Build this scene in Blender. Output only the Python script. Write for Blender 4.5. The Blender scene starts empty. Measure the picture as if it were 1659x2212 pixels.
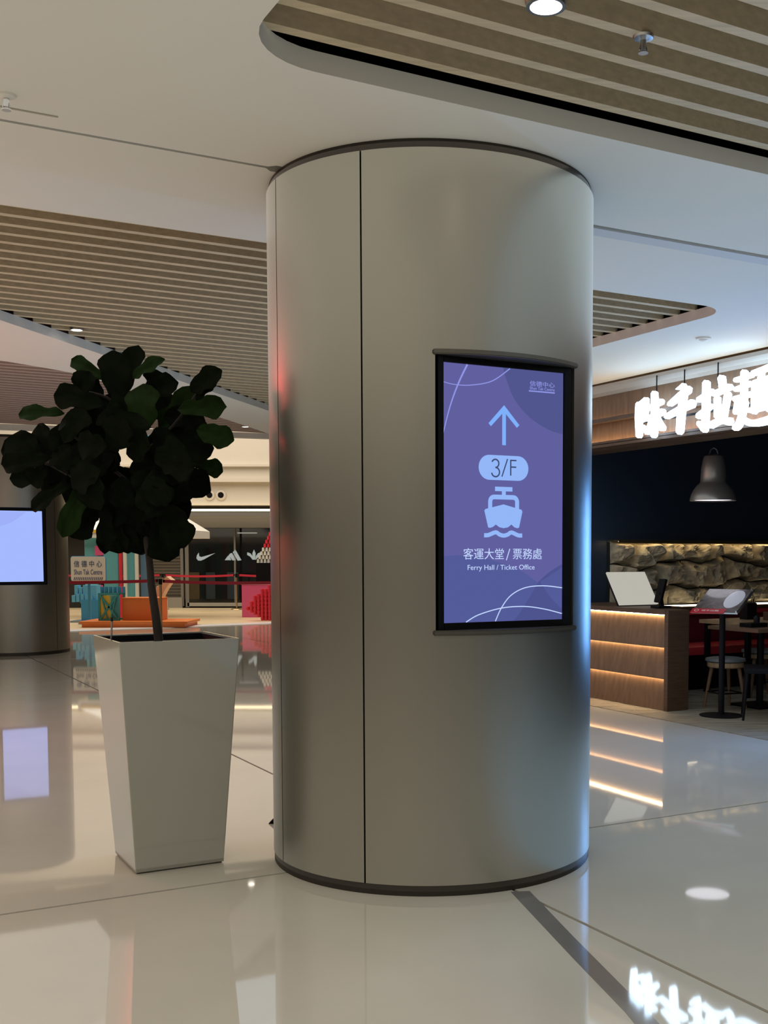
import bpy, bmesh, math, random
from mathutils import Vector, Matrix
S = bpy.context.scene
C = S.collection
R_ = math.radians
# ------------------------------------------------------------------ camera
cam = bpy.data.cameras.new('camera')
co = bpy.data.objects.new('camera', cam); C.objects.link(co); S.camera = co
cam.sensor_fit = 'VERTICAL'; cam.sensor_height = 24.0; cam.sensor_width = 18.0
cam.lens = 24.0 * 2452.7 / 2212.0
cam.shift_x = -191.3 / 2212.0
cam.shift_y = 256.6 / 2212.0
co.location = (0, 0, 1.5)
co.rotation_euler = (R_(90) - .0671, 0, 0)
cam.clip_end = 200
# ------------------------------------------------------------------ world
w = bpy.data.worlds.new('world'); S.world = w; w.use_nodes = True
w.node_tree.nodes['Background'].inputs[0].default_value = (1.0, .90, .76, 1)
w.node_tree.nodes['Background'].inputs[1].default_value = .10
# ------------------------------------------------------------------ exposure
vs = S.view_settings
vs.view_transform = 'Standard'; vs.look = 'None'; vs.exposure = 0.0; vs.gamma = 1.0; vs.use_curve_mapping = False

def G(n, v, z=0.0):
    return Vector((n*.8660254 - v*.5, n*.5 + v*.8660254, z))

def area(name, loc, target, sx, sy, power, col):
    l = bpy.data.lights.new(name, 'AREA'); l.shape = 'RECTANGLE'; l.size = sx; l.size_y = sy
    l.energy = power; l.color = col
    o = bpy.data.objects.new(name, l); C.objects.link(o); o.location = loc
    o.rotation_euler = (Vector(target) - Vector(loc)).to_track_quat('-Z', 'Y').to_euler()
    return o
# added fill sheets, not real fixtures: overhead light (down), imitated floor bounce (up)
def sheet(name, n, v, sn, sv, z, up, L, col):
    p = G(n, v, z); o = area(name, p, (p.x, p.y, z+(1 if up else -1)), sn, sv, L*math.pi*sn*sv, col)
    o.rotation_euler = ((math.pi if up else 0), 0, GR_)
    return o
GR_ = R_(30)
sheet('fill_down', -2.5, 5.0, 11, 20, 3.24, False, .54, (1.0, .97, .86))
sheet('fill_down_right', 4.9, 5.0, 3.6, 14, 3.24, False, .80, (.72, .88, 1.0))
sheet('fill_up', -2.5, 6.0, 11, 18, .02, True, .19, (1.0, .97, .86))
sheet('fill_up_right', 4.7, 6.0, 3.4, 12, .02, True, .52, (.42, .70, 1.0))
area('assumed_atrium_light', (-7.5, 26.0, 7.5), (-7.5, 27, 0), 12, 8, 800, (1.0, .90, .76))  # assumed overhead light for the bright event area; no fixture modelled
area('assumed_red_light', (-6.6, 9.4, 2.7), (-.8, 5.3, 2.4), .8, 1.0, 45, (1.0, .05, .06))  # lamp added for an assumed unseen red source, tints column's left edge; no display
area('assumed_blue_light', (3.10, 9.3, 1.35), (.4, 5.6, 1.4), .16, 1.3, 40, (.16, .42, 1.0))  # assumed out-of-view blue source: lamp added for the column's right-edge streak, no display

# ------------------------------------------------------------------ materials
MATS = {}
def M(name, col=(.5, .5, .5), rough=.5, metal=0.0, emit=None, es=0.0, bump=0.0, bscale=40, vary=0.0, vscale=6, spec=.5, coat=0.0, stretch=None, coat_r=.05):
    if name in MATS: return MATS[name]
    m = bpy.data.materials.new(name); m.use_nodes = True
    nt = m.node_tree; b = nt.nodes['Principled BSDF']
    b.inputs['Base Color'].default_value = (*col, 1)
    b.inputs['Roughness'].default_value = rough
    b.inputs['Metallic'].default_value = metal
    b.inputs['Specular IOR Level'].default_value = spec
    b.inputs['Coat Weight'].default_value = coat
    b.inputs['Coat Roughness'].default_value = coat_r
    if emit is not None:
        b.inputs['Emission Color'].default_value = (*emit, 1); b.inputs['Emission Strength'].default_value = es
    if bump or vary:
        tc = nt.nodes.new('ShaderNodeTexCoord'); mp = nt.nodes.new('ShaderNodeMapping')
        nt.links.new(tc.outputs['Object'], mp.inputs[0])
        if stretch: mp.inputs['Scale'].default_value = stretch
    if vary:
        n = nt.nodes.new('ShaderNodeTexNoise'); n.inputs['Scale'].default_value = vscale; n.inputs['Detail'].default_value = 5
        nt.links.new(mp.outputs[0], n.inputs['Vector'])
        cr = nt.nodes.new('ShaderNodeValToRGB')
        cr.color_ramp.elements[0].position = .3; cr.color_ramp.elements[1].position = .7
        cr.color_ramp.elements[0].color = (*[max(0, c*(1-vary)) for c in col], 1)
        cr.color_ramp.elements[1].color = (*[min(1, c*(1+vary)) for c in col], 1)
        nt.links.new(n.outputs['Fac'], cr.inputs[0]); nt.links.new(cr.outputs[0], b.inputs['Base Color'])
    if bump:
        n = nt.nodes.new('ShaderNodeTexNoise'); n.inputs['Scale'].default_value = bscale; n.inputs['Detail'].default_value = 4
        nt.links.new(mp.outputs[0], n.inputs['Vector'])
        bp = nt.nodes.new('ShaderNodeBump'); bp.inputs['Strength'].default_value = bump; bp.inputs['Distance'].default_value = .01
        nt.links.new(n.outputs['Fac'], bp.inputs['Height']); nt.links.new(bp.outputs[0], b.inputs['Normal'])
    MATS[name] = m
    return m
def EM(name, col, s):
    return M(name, (0, 0, 0), .5, emit=col, es=s, spec=0)

m_tile = M('polished_stone', (.58, .54, .465), .035, spec=.6, vary=.05, vscale=1.3, bump=.02, bscale=1.5, coat=.2, coat_r=.03)
m_strip = M('grey_floor_strip', (.20, .19, .18), .05, spec=.8, vary=.05, coat=.5)
m_joint = M('joint', (.02, .018, .015), .9, spec=.1)
m_eat_floor = M('shop_stone', (.33, .29, .22), .22, spec=.4, vary=.2, vscale=3, bump=.1, bscale=20, stretch=(1, 5, 1))
m_ceil = M('ceiling_paint', (.78, .75, .68), .85, bump=.03, bscale=60)
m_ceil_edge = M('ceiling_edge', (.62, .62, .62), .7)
m_slat = M('oak_slat', (.58, .47, .31), .6, bump=.05, bscale=60, vary=.12, vscale=8, stretch=(.4, 6, 6))
m_slatd = M('brown_slat', (.52, .37, .30), .6)
m_void = M('void_black', (.012, .011, .010), .9)
m_col = M('champagne_metal', (.30, .285, .245), .34, metal=.96, bump=.015, bscale=90, stretch=(1, 1, .05))
m_colr = M('bronze_ring', (.045, .037, .03), .45, metal=.6)
m_black = M('black_plastic', (.005, .005, .007), .45, spec=.15)
m_bezel = M('black_bezel', (.003, .003, .004), .45, spec=.12)
m_pot = M('planter_gloss', (.275, .262, .215), .10, coat=.8)
m_soil = M('soil', (.012, .009, .006), .95, bump=.6, bscale=30)
m_bark = M('bark', (.016, .009, .006), .8, bump=.4, bscale=40)
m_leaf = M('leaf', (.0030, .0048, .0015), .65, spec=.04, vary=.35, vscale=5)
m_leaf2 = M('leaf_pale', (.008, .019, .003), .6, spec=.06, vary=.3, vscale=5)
m_vein = M('vein', (.05, .07, .02), .5)
m_wood = M('walnut', (.08, .042, .022), .5, vary=.3, vscale=5, stretch=(1, 1, 12), bump=.05)
m_woodl = M('walnut_panel', (.145, .083, .045), .55, vary=.22, vscale=4, stretch=(6, 6, 1), bump=.05)
m_navy = M('navy_wall', (.020, .032, .055), .5)
m_rock = M('rock', (.36, .305, .21), .8, vary=.45, vscale=9, bump=.8, bscale=22)
m_brass = M('brass', (.5, .38, .2), .3, metal=1)
m_steel = M('steel', (.5, .5, .5), .3, metal=1)
m_lamp = M('lamp_shade', (.34, .30, .26), .30, metal=.6)
m_red = M('red_leather', (.38, .02, .028), .45)
m_redd = M('dark_red_leather', (.10, .004, .014), .5)
m_white = M('white_board', (.8, .78, .72), .5)
m_tabwood = M('table_wood', (.34, .22, .12), .5, vary=.25, stretch=(8, 1, 1))
m_led = EM('led_warm', (1.0, .66, .33), 26.0)
m_led2 = EM('led_cove', (1.0, .80, .48), 2.6)
m_ledw = EM('led_wall', (1.0, .85, .60), 6.0)
m_sign = EM('sign_light', (.60, .80, 1.0), 6.5)
m_tube = EM('downlight_glow', (1.0, .93, .8), 12.0)

# ------------------------------------------------------------------ mesh helpers
def obj(name, bm, mat, parent=None, smooth=False, kind=None, label=None):
    if isinstance(bm, bmesh.types.BMesh):
        bmesh.ops.recalc_face_normals(bm, faces=bm.faces)
        me = bpy.data.meshes.new(name); bm.to_mesh(me); bm.free()
    else: me = bm
    if mat is not None and len(me.materials) == 0: me.materials.append(mat)
    if smooth:
        for p in me.polygons: p.use_smooth = True
        try: me.set_sharp_from_angle(angle=R_(40))
        except Exception: pass
    o = bpy.data.objects.new(name, me); C.objects.link(o)
    if parent is not None: o.parent = parent
    if kind: o['kind'] = kind
    if label: o['label'] = label
    return o
def thing(name, label, cat, loc=(0, 0, 0), rz=0, group=None):
    o = bpy.data.objects.new(name, None); C.objects.link(o); o.location = loc; o.rotation_euler = (0, 0, rz)
    o.empty_display_size = .1
    o['label'] = label; o['category'] = cat
    if group: o['group'] = group
    return o
def tag(o, label, cat, group=None, kind=None):
    o['label'] = label; o['category'] = cat
    if group: o['group'] = group
    if kind: o['kind'] = kind
    return o
def struct_empty(name, loc=(0, 0, 0), rz=0):
    o = bpy.data.objects.new(name, None); C.objects.link(o); o.location = loc; o.rotation_euler = (0, 0, rz)
    o['kind'] = 'structure'; return o
def NB(): return bmesh.new()
def box(bm, c, s, rz=0, rx=0, ry=0, bev=0):
    t = bmesh.new(); bmesh.ops.create_cube(t, size=1)
    bmesh.ops.scale(t, vec=s, verts=t.verts)
    if bev: bmesh.ops.bevel(t, geom=t.edges[:], offset=bev, segments=2, affect='EDGES', profile=.7)
    m = Matrix.Translation(c) @ Matrix.Rotation(rz, 4, 'Z') @ Matrix.Rotation(ry, 4, 'Y') @ Matrix.Rotation(rx, 4, 'X')
    t.transform(m); me = bpy.data.meshes.new('t'); t.to_mesh(me); t.free(); bm.from_mesh(me); bpy.data.meshes.remove(me)
    return bm
def bx(c, s, **k): return box(NB(), c, s, **k)
def lathe(bm, prof, c=(0, 0, 0), seg=40, mat=None):
    rings = []
    for r, z in prof:
        if r < 1e-6: rings.append([bm.verts.new((c[0], c[1], c[2]+z))])
        else: rings.append([bm.verts.new((c[0]+r*math.cos(2*math.pi*i/seg), c[1]+r*math.sin(2*math.pi*i/seg), c[2]+z)) for i in range(seg)])
    for a, b in zip(rings, rings[1:]):
        for i in range(seg):
            j = (i+1) % seg
            if len(a) == 1 and len(b) == 1: continue
            if len(a) == 1: bm.faces.new((a[0], b[i], b[j]))
            elif len(b) == 1: bm.faces.new((a[i], a[j], b[0]))
            else: bm.faces.new((a[i], a[j], b[j], b[i]))
    return bm
def tube(bm, pts, rad, seg=10, closed=False):
    pts = [Vector(p) for p in pts]; n = len(pts)
    if not isinstance(rad, (list, tuple)): rad = [rad]*n
    rings = []; up = Vector((.13, .21, 1)).normalized()
    for i, p in enumerate(pts):
        a = pts[max(i-1, 0)]; b = pts[min(i+1, n-1)]
        d = (b-a).normalized(); x = d.cross(up)
        if x.length < .05: x = d.cross(Vector((1, 0, .2)))
        x.normalize(); y = x.cross(d)
        rings.append([bm.verts.new(p + (x*math.cos(2*math.pi*k/seg) + y*math.sin(2*math.pi*k/seg))*rad[i]) for k in range(seg)])
    for a, b in zip(rings, rings[1:]):
        for k in range(seg): bm.faces.new((a[k], a[(k+1) % seg], b[(k+1) % seg], b[k]))
    bm.faces.new(rings[0]); bm.faces.new(rings[-1][::-1])
    return bm
def prism(bm, pts, z0, z1, fn=None):
    """extruded polygon; pts 2D, fn maps (x,y,z) to a vector"""
    fn = fn or (lambda x, y, z: (x, y, z))
    a = [bm.verts.new(fn(x, y, z0)) for x, y in pts]; b = [bm.verts.new(fn(x, y, z1)) for x, y in pts]
    fa = bm.faces.new(a); fb = bm.faces.new(b[::-1]); n = len(pts)
    for i in range(n): bm.faces.new((a[i], b[i], b[(i+1) % n], a[(i+1) % n]))
    bmesh.ops.triangulate(bm, faces=[fa, fb])
    return bm
def ring_arc(bm, a0, a1, r0, r1, z0, z1, seg=None):
    """solid arc; angle measured from -Y towards +X"""
    seg = seg or max(2, int(abs(a1-a0)/R_(2.5)))
    full = abs(abs(a1-a0) - 2*math.pi) < 1e-6
    L = []
    for i in range(seg + (0 if full else 1)):
        a = a0 + (a1-a0)*i/seg; sx, sy = math.sin(a), -math.cos(a)
        L.append([bm.verts.new((sx*r, sy*r, z)) for r, z in ((r0, z0), (r1, z0), (r1, z1), (r0, z1))])
    n = len(L)
    for i in range(n if full else n-1):
        p, q = L[i], L[(i+1) % n]
        for k in range(4): bm.faces.new((p[k], p[(k+1) % 4], q[(k+1) % 4], q[k]))
    if not full: bm.faces.new(L[0]); bm.faces.new(L[-1][::-1])
    return bm
def curve_mesh(polys, z0, z1):
    """slab with holes: polys[0] outline, the rest holes"""
    cu = bpy.data.curves.new('t', 'CURVE'); cu.dimensions = '2D'; cu.fill_mode = 'BOTH'; cu.extrude = (z1-z0)/2
    for P in polys:
        s = cu.splines.new('POLY'); s.points.add(len(P)-1); s.use_cyclic_u = True
        for i, p in enumerate(P): s.points[i].co = (p[0], p[1], 0, 1)
    o = bpy.data.objects.new('t', cu); C.objects.link(o)
    dg = bpy.context.evaluated_depsgraph_get(); dg.update()
    me = bpy.data.meshes.new_from_object(o.evaluated_get(dg))
    bpy.data.objects.remove(o); bpy.data.curves.remove(cu)
    me.transform(Matrix.Translation((0, 0, (z0+z1)/2)))
    return me
def text_mesh(body, size, ext=.0005, offset=0.0, align='CENTER', sx=1.0, space=1.0):
    cu = bpy.data.curves.new('t', 'FONT'); cu.body = body; cu.size = size; cu.extrude = ext; cu.offset = offset
    cu.align_x = align; cu.align_y = 'CENTER'; cu.space_character = space; cu.resolution_u = 3
    o = bpy.data.objects.new('t', cu); C.objects.link(o)
    dg = bpy.context.evaluated_depsgraph_get(); dg.update()
    me = bpy.data.meshes.new_from_object(o.evaluated_get(dg))
    bpy.data.objects.remove(o); bpy.data.curves.remove(cu)
    if sx != 1: me.transform(Matrix.Diagonal((sx, 1, 1, 1)))
    return me
def fit(me, x0, x1, y0, y1):
    """scale a flat mesh so that its bounds fill the rectangle"""
    xs = [v.co.x for v in me.vertices]; ys = [v.co.y for v in me.vertices]
    if not xs: return me
    a, b, c, d = min(xs), max(xs), min(ys), max(ys)
    for v in me.vertices:
        v.co.x = x0 + (v.co.x-a)/(b-a)*(x1-x0); v.co.y = y0 + (v.co.y-c)/(d-c)*(y1-y0)
    return me
def round_poly(pts, rads, seg=8):
    out = []; n = len(pts)
    for i in range(n):
        p = Vector(pts[i][:2]); a = Vector(pts[i-1][:2]); b = Vector(pts[(i+1) % n][:2]); r = rads[i]
        if r <= 0: out.append((p.x, p.y)); continue
        d1 = (a-p).normalized(); d2 = (b-p).normalized()
        ang = d1.angle(d2); t = r/math.tan(ang/2)
        cen = p + (d1+d2).normalized()*(r/math.sin(ang/2))
        s = p+d1*t; e = p+d2*t
        a0 = math.atan2(s.y-cen.y, s.x-cen.x); a1 = math.atan2(e.y-cen.y, e.x-cen.x)
        da = (a1-a0+math.pi) % (2*math.pi) - math.pi
        for k in range(seg+1):
            q = a0+da*k/seg; out.append((cen.x+r*math.cos(q), cen.y+r*math.sin(q)))
    return out
def clip_line(poly_nv, v):
    """ranges of n where the line v=const lies in the polygon (n,v)"""
    xs = []
    for i in range(len(poly_nv)):
        (a, b), (c, d) = poly_nv[i-1], poly_nv[i]
        if (b-v)*(d-v) < 0: xs.append(a+(c-a)*(v-b)/(d-b))
    xs.sort(); return list(zip(xs[::2], xs[1::2]))
def to_nv(p): return (p[0]*.8660254+p[1]*.5, -p[0]*.5+p[1]*.8660254)
GR = R_(30)

# ================================================================== FLOOR
fl = obj('floor', bx((0, 0, -.06), (44, 60, .1)), m_joint, kind='structure')
fl.location = G(4, 10)
fl.rotation_euler = (0, 0, 0)
N0, V0 = 2.66, 5.01
g = .009
ns = [-21, -17.1, -13.14, -9.19, -5.24, -1.29, N0, 6.62]
vsn = [-14, -6.99, V0, 17.01, 29, 38]
for i in range(len(ns)-1):
    for j in range(len(vsn)-1):
        n0, n1, v0, v1 = ns[i]+g, ns[i+1]-g, vsn[j]+g, vsn[j+1]-g
        bm = NB(); prism(bm, [(n0, v0), (n1, v0), (n1, v1), (n0, v1)], -.01, 0, lambda x, y, z: G(x, y, z)-fl.location)
        o = obj('tile', bm, m_tile, fl)
for n0, n1, v0, v1 in ((6.62, 14, 10.47, 17.01), (6.62, 14, 17.01, 29), (14, 22, 10.47, 29), (6.62, 22, 29, 38)):
    bm = NB(); prism(bm, [(n0+g, v0+g), (n1-g, v0+g), (n1-g, v1-g), (n0+g, v1-g)], -.01, 0, lambda x, y, z: G(x, y, z)-fl.location)
    obj('tile', bm, m_tile, fl)
# restaurant floor tiles
sv = -6.0; k = 0
while sv < 10.2:
    for n0, n1 in ((6.63, 7.83), (7.838, 9.04), (9.048, 10.25), (10.258, 12.9)):
        bm = NB(); prism(bm, [(n0, sv), (n1, sv), (n1, sv+.592), (n0, sv+.592)], -.01, .002, lambda x, y, z: G(x, y, z)-fl.location)
        obj('shop_tile', bm, m_eat_floor, fl)
    sv += .6
# thin dark grey strip laid on the floor, crossing the joint
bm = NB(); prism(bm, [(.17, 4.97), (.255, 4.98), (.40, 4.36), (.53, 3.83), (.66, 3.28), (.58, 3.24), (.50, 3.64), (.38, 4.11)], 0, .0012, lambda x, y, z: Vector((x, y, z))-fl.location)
obj('floor_strip', bm, m_strip, fl, label='grey strip lying across the pale floor')

# ================================================================== CEILING
ZC = 3.25
cutA = round_poly([(1.33, 3.97), (6.1, 3.97), (6.1, 1.2), (1.33, 1.2)], [.30, .3, .3, .3])
cutA = [tuple(G(a, b)[:2]) for a, b in cutA]
T2 = G(5.76, 6.23)
cutB = round_poly([(-4.3, 4.7), (T2.x, T2.y), (-2.23, 15.34)], [.35, .30, .4])
cutD = round_poly([(-4.75, 9.6), (-3.85, 11.1), (-3.2, 14.9), (-2.86, 17.38), (-12.5, 13.92), (-10, 8.0)], [.5, 1.5, 0, .1, .5, .5])
slotL = [tuple(G(a, b)[:2]) for a, b in ((-14, 5.02), (1.83, 5.02), (1.86, 4.99), (1.98, 4.99), (1.98, 5.075), (1.86, 5.075), (1.83, 5.045), (-14, 5.045))]
slotR = [tuple(G(a, b)[:2]) for a, b in ((3.38, 5.02), (6.95, 5.02), (6.95, 5.05), (3.38, 5.05))]
outl = [tuple(G(7.02, -12)[:2]), tuple(G(7.02, 16.5)[:2]), (-20, 11.38), (-24, 9.9), (-20, -14)]
cl = obj('ceiling', curve_mesh([outl, cutA, cutB, cutD, slotL, slotR], ZC, ZC+.075), m_ceil, kind='structure')
obj('ceiling_void', curve_mesh([outl], ZC+.34, ZC+.36), m_void, cl)
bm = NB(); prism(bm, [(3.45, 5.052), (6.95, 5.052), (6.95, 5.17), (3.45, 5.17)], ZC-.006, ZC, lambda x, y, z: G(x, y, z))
obj('step_trim', bm, m_ceil_edge, cl)  # slightly greyer trim strip beside the right-hand ceiling slot
bm = NB(); prism(bm, [(-14, 4.84), (.9, 4.875), (.9, 4.885), (-14, 4.865)], ZC-.004, ZC, lambda x, y, z: G(x, y, z))
obj('access_joint', bm, M('ceiling_joint', (.45, .42, .36), .8), cl)
def slat_bm(n0, n1, v, z0=3.325, h=.22, t=.052):
    bm = NB(); prism(bm, [(n0, v-t/2), (n1, v-t/2), (n1, v+t/2), (n0, v+t/2)], z0, z0+h, lambda x, y, z: G(x, y, z)); return bm
for poly, v0, v1 in ((cutA, 1.25, 3.90), (cutB, 6.28, 14.4)):
    P = [to_nv(p) for p in poly]; v = v1-.03 if poly is cutA else v0
    while (v > v0 if poly is cutA else v < v1):
        for a, b in clip_line(P, min(max(v, v0), v1)):
            ea = .02; 
            obj('slat', slat_bm(a-ea, b+ea, v), m_slat, cl)
        v += -.195 if poly is cutA else .195
P = [to_nv(p) for p in cutD]; bm = NB(); v = 8.9
while v < 21:
    for a, b in clip_line(P, v):
        prism(bm, [(a, v-.03), (b, v-.03), (b, v+.03), (a, v+.03)], 3.325, 3.42, lambda x, y, z: G(x, y, z))
    v += .195
obj('slat_field', bm, m_slatd, cl, kind='stuff', label='distant field of fine brown slats')

def downlight(loc, r, label, group=None):
    t = thing('downlight', label, 'light', loc, 0, group)
    bm = NB(); lathe(bm, [(r*1.0, .0), (r*1.0, -.012), (r*.82, -.012), (r*.74, .03), (r*.74, .05), (r, .05), (r, 0)], seg=28)
    obj('rim', bm, m_steel, t, True)
    bm = NB(); lathe(bm, [(0, -.004), (r*.5, -.008), (r*.76, .012), (0, .012)], seg=24)
    obj('lens', bm, m_tube, t, True)
    return t
# ================================================================== WALLS
def wall(name, p, q, z0, z1, th, mat):
    p = Vector((p[0], p[1], 0)); q = Vector((q[0], q[1], 0)); d = q-p
    bm = bx((d.length/2, 0, (z0+z1)/2), (d.length, th, z1-z0))
    o = obj(name, bm, mat, kind='structure'); o.location = p; o.rotation_euler = (0, 0, math.atan2(d.y, d.x)); return o
m_cream = M('cream_wall', (.74, .68, .58), .6)
m_greyw = M('grey_header', (.18, .17, .155), .6)
m_shopdark = M('dark_shop', (.022, .020, .018), .5)
YB = 32.0
wall('wall_back', (-26, YB+.2), (12, YB+.2), 0, 9, .3, m_shopdark)
wall('wall_left', (-24, 9.9), (-24, YB+.2), 0, 9, .2, m_cream)
wall('wall_right', G(7.2, 10.45)[:2], (5.4, YB), 0, 9, .2, m_shopdark)
atr = obj('ceiling.001', bx((-9, 24, 9), (34, 17, .1)), m_ceil, kind='structure')
# cream bulkhead over the far shops
bk = struct_empty('trim_1', (0, YB, 0))
obj('bulkhead', bx((-8, -.35, 5.5), (34, .8, 5.3)), m_cream, bk)
obj('ledge', bx((-8, -.85, 3.52), (34, .25, .10)), m_cream, bk)
obj('ledge', bx((-8, -.80, 3.92), (34, .20, .06)), m_cream, bk)
obj('cove_lip', bx((-8, -.95, 2.60), (34, .12, .10)), m_greyw, bk)
obj('cove_light', bx((-8, -.82, 2.71), (34, .10, .06)), EM('cove_far', (1.0, .80, .48), 3.2), bk)
obj('header', bx((-8, -.2, 2.42), (34, .5, .36)), m_greyw, bk)
for X in (-7.19, -6.88, -12.65, -12.2):
    nz = thing('air_nozzle', {-7.19: 'left round black air nozzle in the cream bulkhead', -6.88: 'right round black air nozzle in the cream bulkhead', -12.65: 'outer air nozzle left of the tree crown', -12.2: 'inner air nozzle left of the tree crown'}[X], 'air vent', (X, YB-.76, 3.12), 0)
    bm = NB(); lathe(bm, [(.145, 0), (.135, .03), (.085, .05), (.08, .02)], seg=24); bm.transform(Matrix.Rotation(R_(90), 4, 'X'))
    obj('collar', bm, m_cream, nz, True)
    bm = NB(); lathe(bm, [(0, .03), (.085, .03), (.085, .0), (0, 0)], seg=20); bm.transform(Matrix.Rotation(R_(90), 4, 'X'))
    obj('nozzle_core', bm, m_black, nz)
# far shopfronts: shutter, dark glass with logos, pilasters
def XY(px, Y): return (px-1020.8)/2452.7*Y
def ZY(py, Y): return 1.5 + (1198.0-py)/2452.7*Y
sh = thing('roller_shutter', 'grey slatted roller shutter behind the tree trunk', 'shutter', (XY(360, YB), YB-.1, 0))
wS = XY(396, YB)-XY(322, YB)
m_shut = M('shutter_metal', (.13, .12, .105), .5, metal=.4)
for i in range(24):
    obj('shutter_slat', bx((0, -.02, .32+i*.085), (wS, .03, .07), rx=R_(12)), m_shut, sh)
obj('guide_rail', bx((-wS/2, -.03, 1.2), (.08, .08, 2.3)), m_greyw, sh)
obj('guide_rail', bx((wS/2, -.03, 1.2), (.08, .08, 2.3)), m_greyw, sh)
obj('sill', bx((0, -.05, .15), (wS, .12, .30)), M('sill_grey', (.30, .28, .24), .6), sh)
gl = thing('sports_shopfront', 'dark glazed sports shopfront with three pale logos', 'shopfront', (XY(500, YB), YB-.12, 0))
wG = XY(640, YB)-XY(408, YB); gx = XY(524, YB)-XY(500, YB)
m_glass = M('dark_glass', (.006, .006, .007), .08, spec=.6)
obj('glass_pane', bx((gx-wG/4, 0, 1.2), (wG/2-.06, .03, 2.1)), m_glass, gl)
obj('glass_pane', bx((gx+wG/4, 0, 1.2), (wG/2-.06, .03, 2.1)), m_glass, gl)
obj('base_rail', bx((gx, -.02, .10), (wG, .08, .10)), M('sill_pale', (.36, .34, .30), .5), gl)
obj('door_post', bx((gx-wG/2, -.02, 1.2), (.10, .08, 2.35)), m_greyw, gl)
obj('door_post', bx((XY(511, YB)-XY(500, YB), -.02, 1.2), (.05, .06, 2.2)), m_greyw, gl)
obj('shelf_light', bx((XY(538, YB)-XY(500, YB), -.03, ZY(1152, YB)), (.55, .02, .03)), EM('dim_strip', (.9, .85, .7), .35), gl)
obj('shelf_light', bx((XY(432, YB)-XY(500, YB), -.03, ZY(1151, YB)), (.4, .02, .03)), EM('dim_strip', (.9, .85, .7), .35), gl)
m_logo = EM('logo_light', (.85, .90, .82), .42)
def flat_far(name, pts, mat, parent, Y, y=-.03, th=.02):
    bm = NB(); x0 = XY(500, YB)
    prism(bm, [(XY(a, Y)-x0, ZY(b, Y)) for a, b in pts], y-th, y, lambda x, yy, z: Vector((x, z, yy)))
    return obj(name, bm, mat, parent)
Zz = 470/1659
def q2(x, y): return (130+x*Zz, 1000+y*Zz)
flat_far('swoosh_logo', [q2(*p) for p in ((1072, 686), (1058, 705), (1054, 728), (1066, 744), (1085, 746), (1110, 736), (1196, 688), (1115, 712), (1090, 718), (1074, 712), (1070, 700))], m_logo, gl, YB)
for a in (((1268, 742), (1290, 712), (1300, 706), (1318, 742)), ((1298, 704), (1312, 690), (1324, 688), (1352, 742), (1328, 744)), ((1330, 682), (1348, 660), (1394, 742), (1366, 746))):
    flat_far('stripe_logo', [q2(*p) for p in a], m_logo, gl, YB)
for a in (((1480, 740), (1462, 716), (1438, 702), (1440, 682), (1462, 690), (1480, 712)), ((1482, 738), (1478, 690), (1490, 662), (1502, 690), (1498, 738)), ((1500, 740), (1504, 712), (1520, 690), (1540, 682), (1542, 702), (1520, 716))):
    flat_far('leaf_logo', [q2(*p) for p in a], m_logo, gl, YB)
for a, c in (((400, 436), (.05, .035, .012)), ((446, 470), (.012, .02, .028)), ((492, 520), (.01, .02, .03))):
    obj('hanging_garment', bx(((XY(a[0], YB)+XY(a[1], YB))/2-XY(500, YB), -.03, ZY(1265, YB)), (XY(a[1], YB)-XY(a[0], YB)-.05, .02, .75), bev=.008), M('garment%s' % a[0], c, .9), gl)

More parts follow.
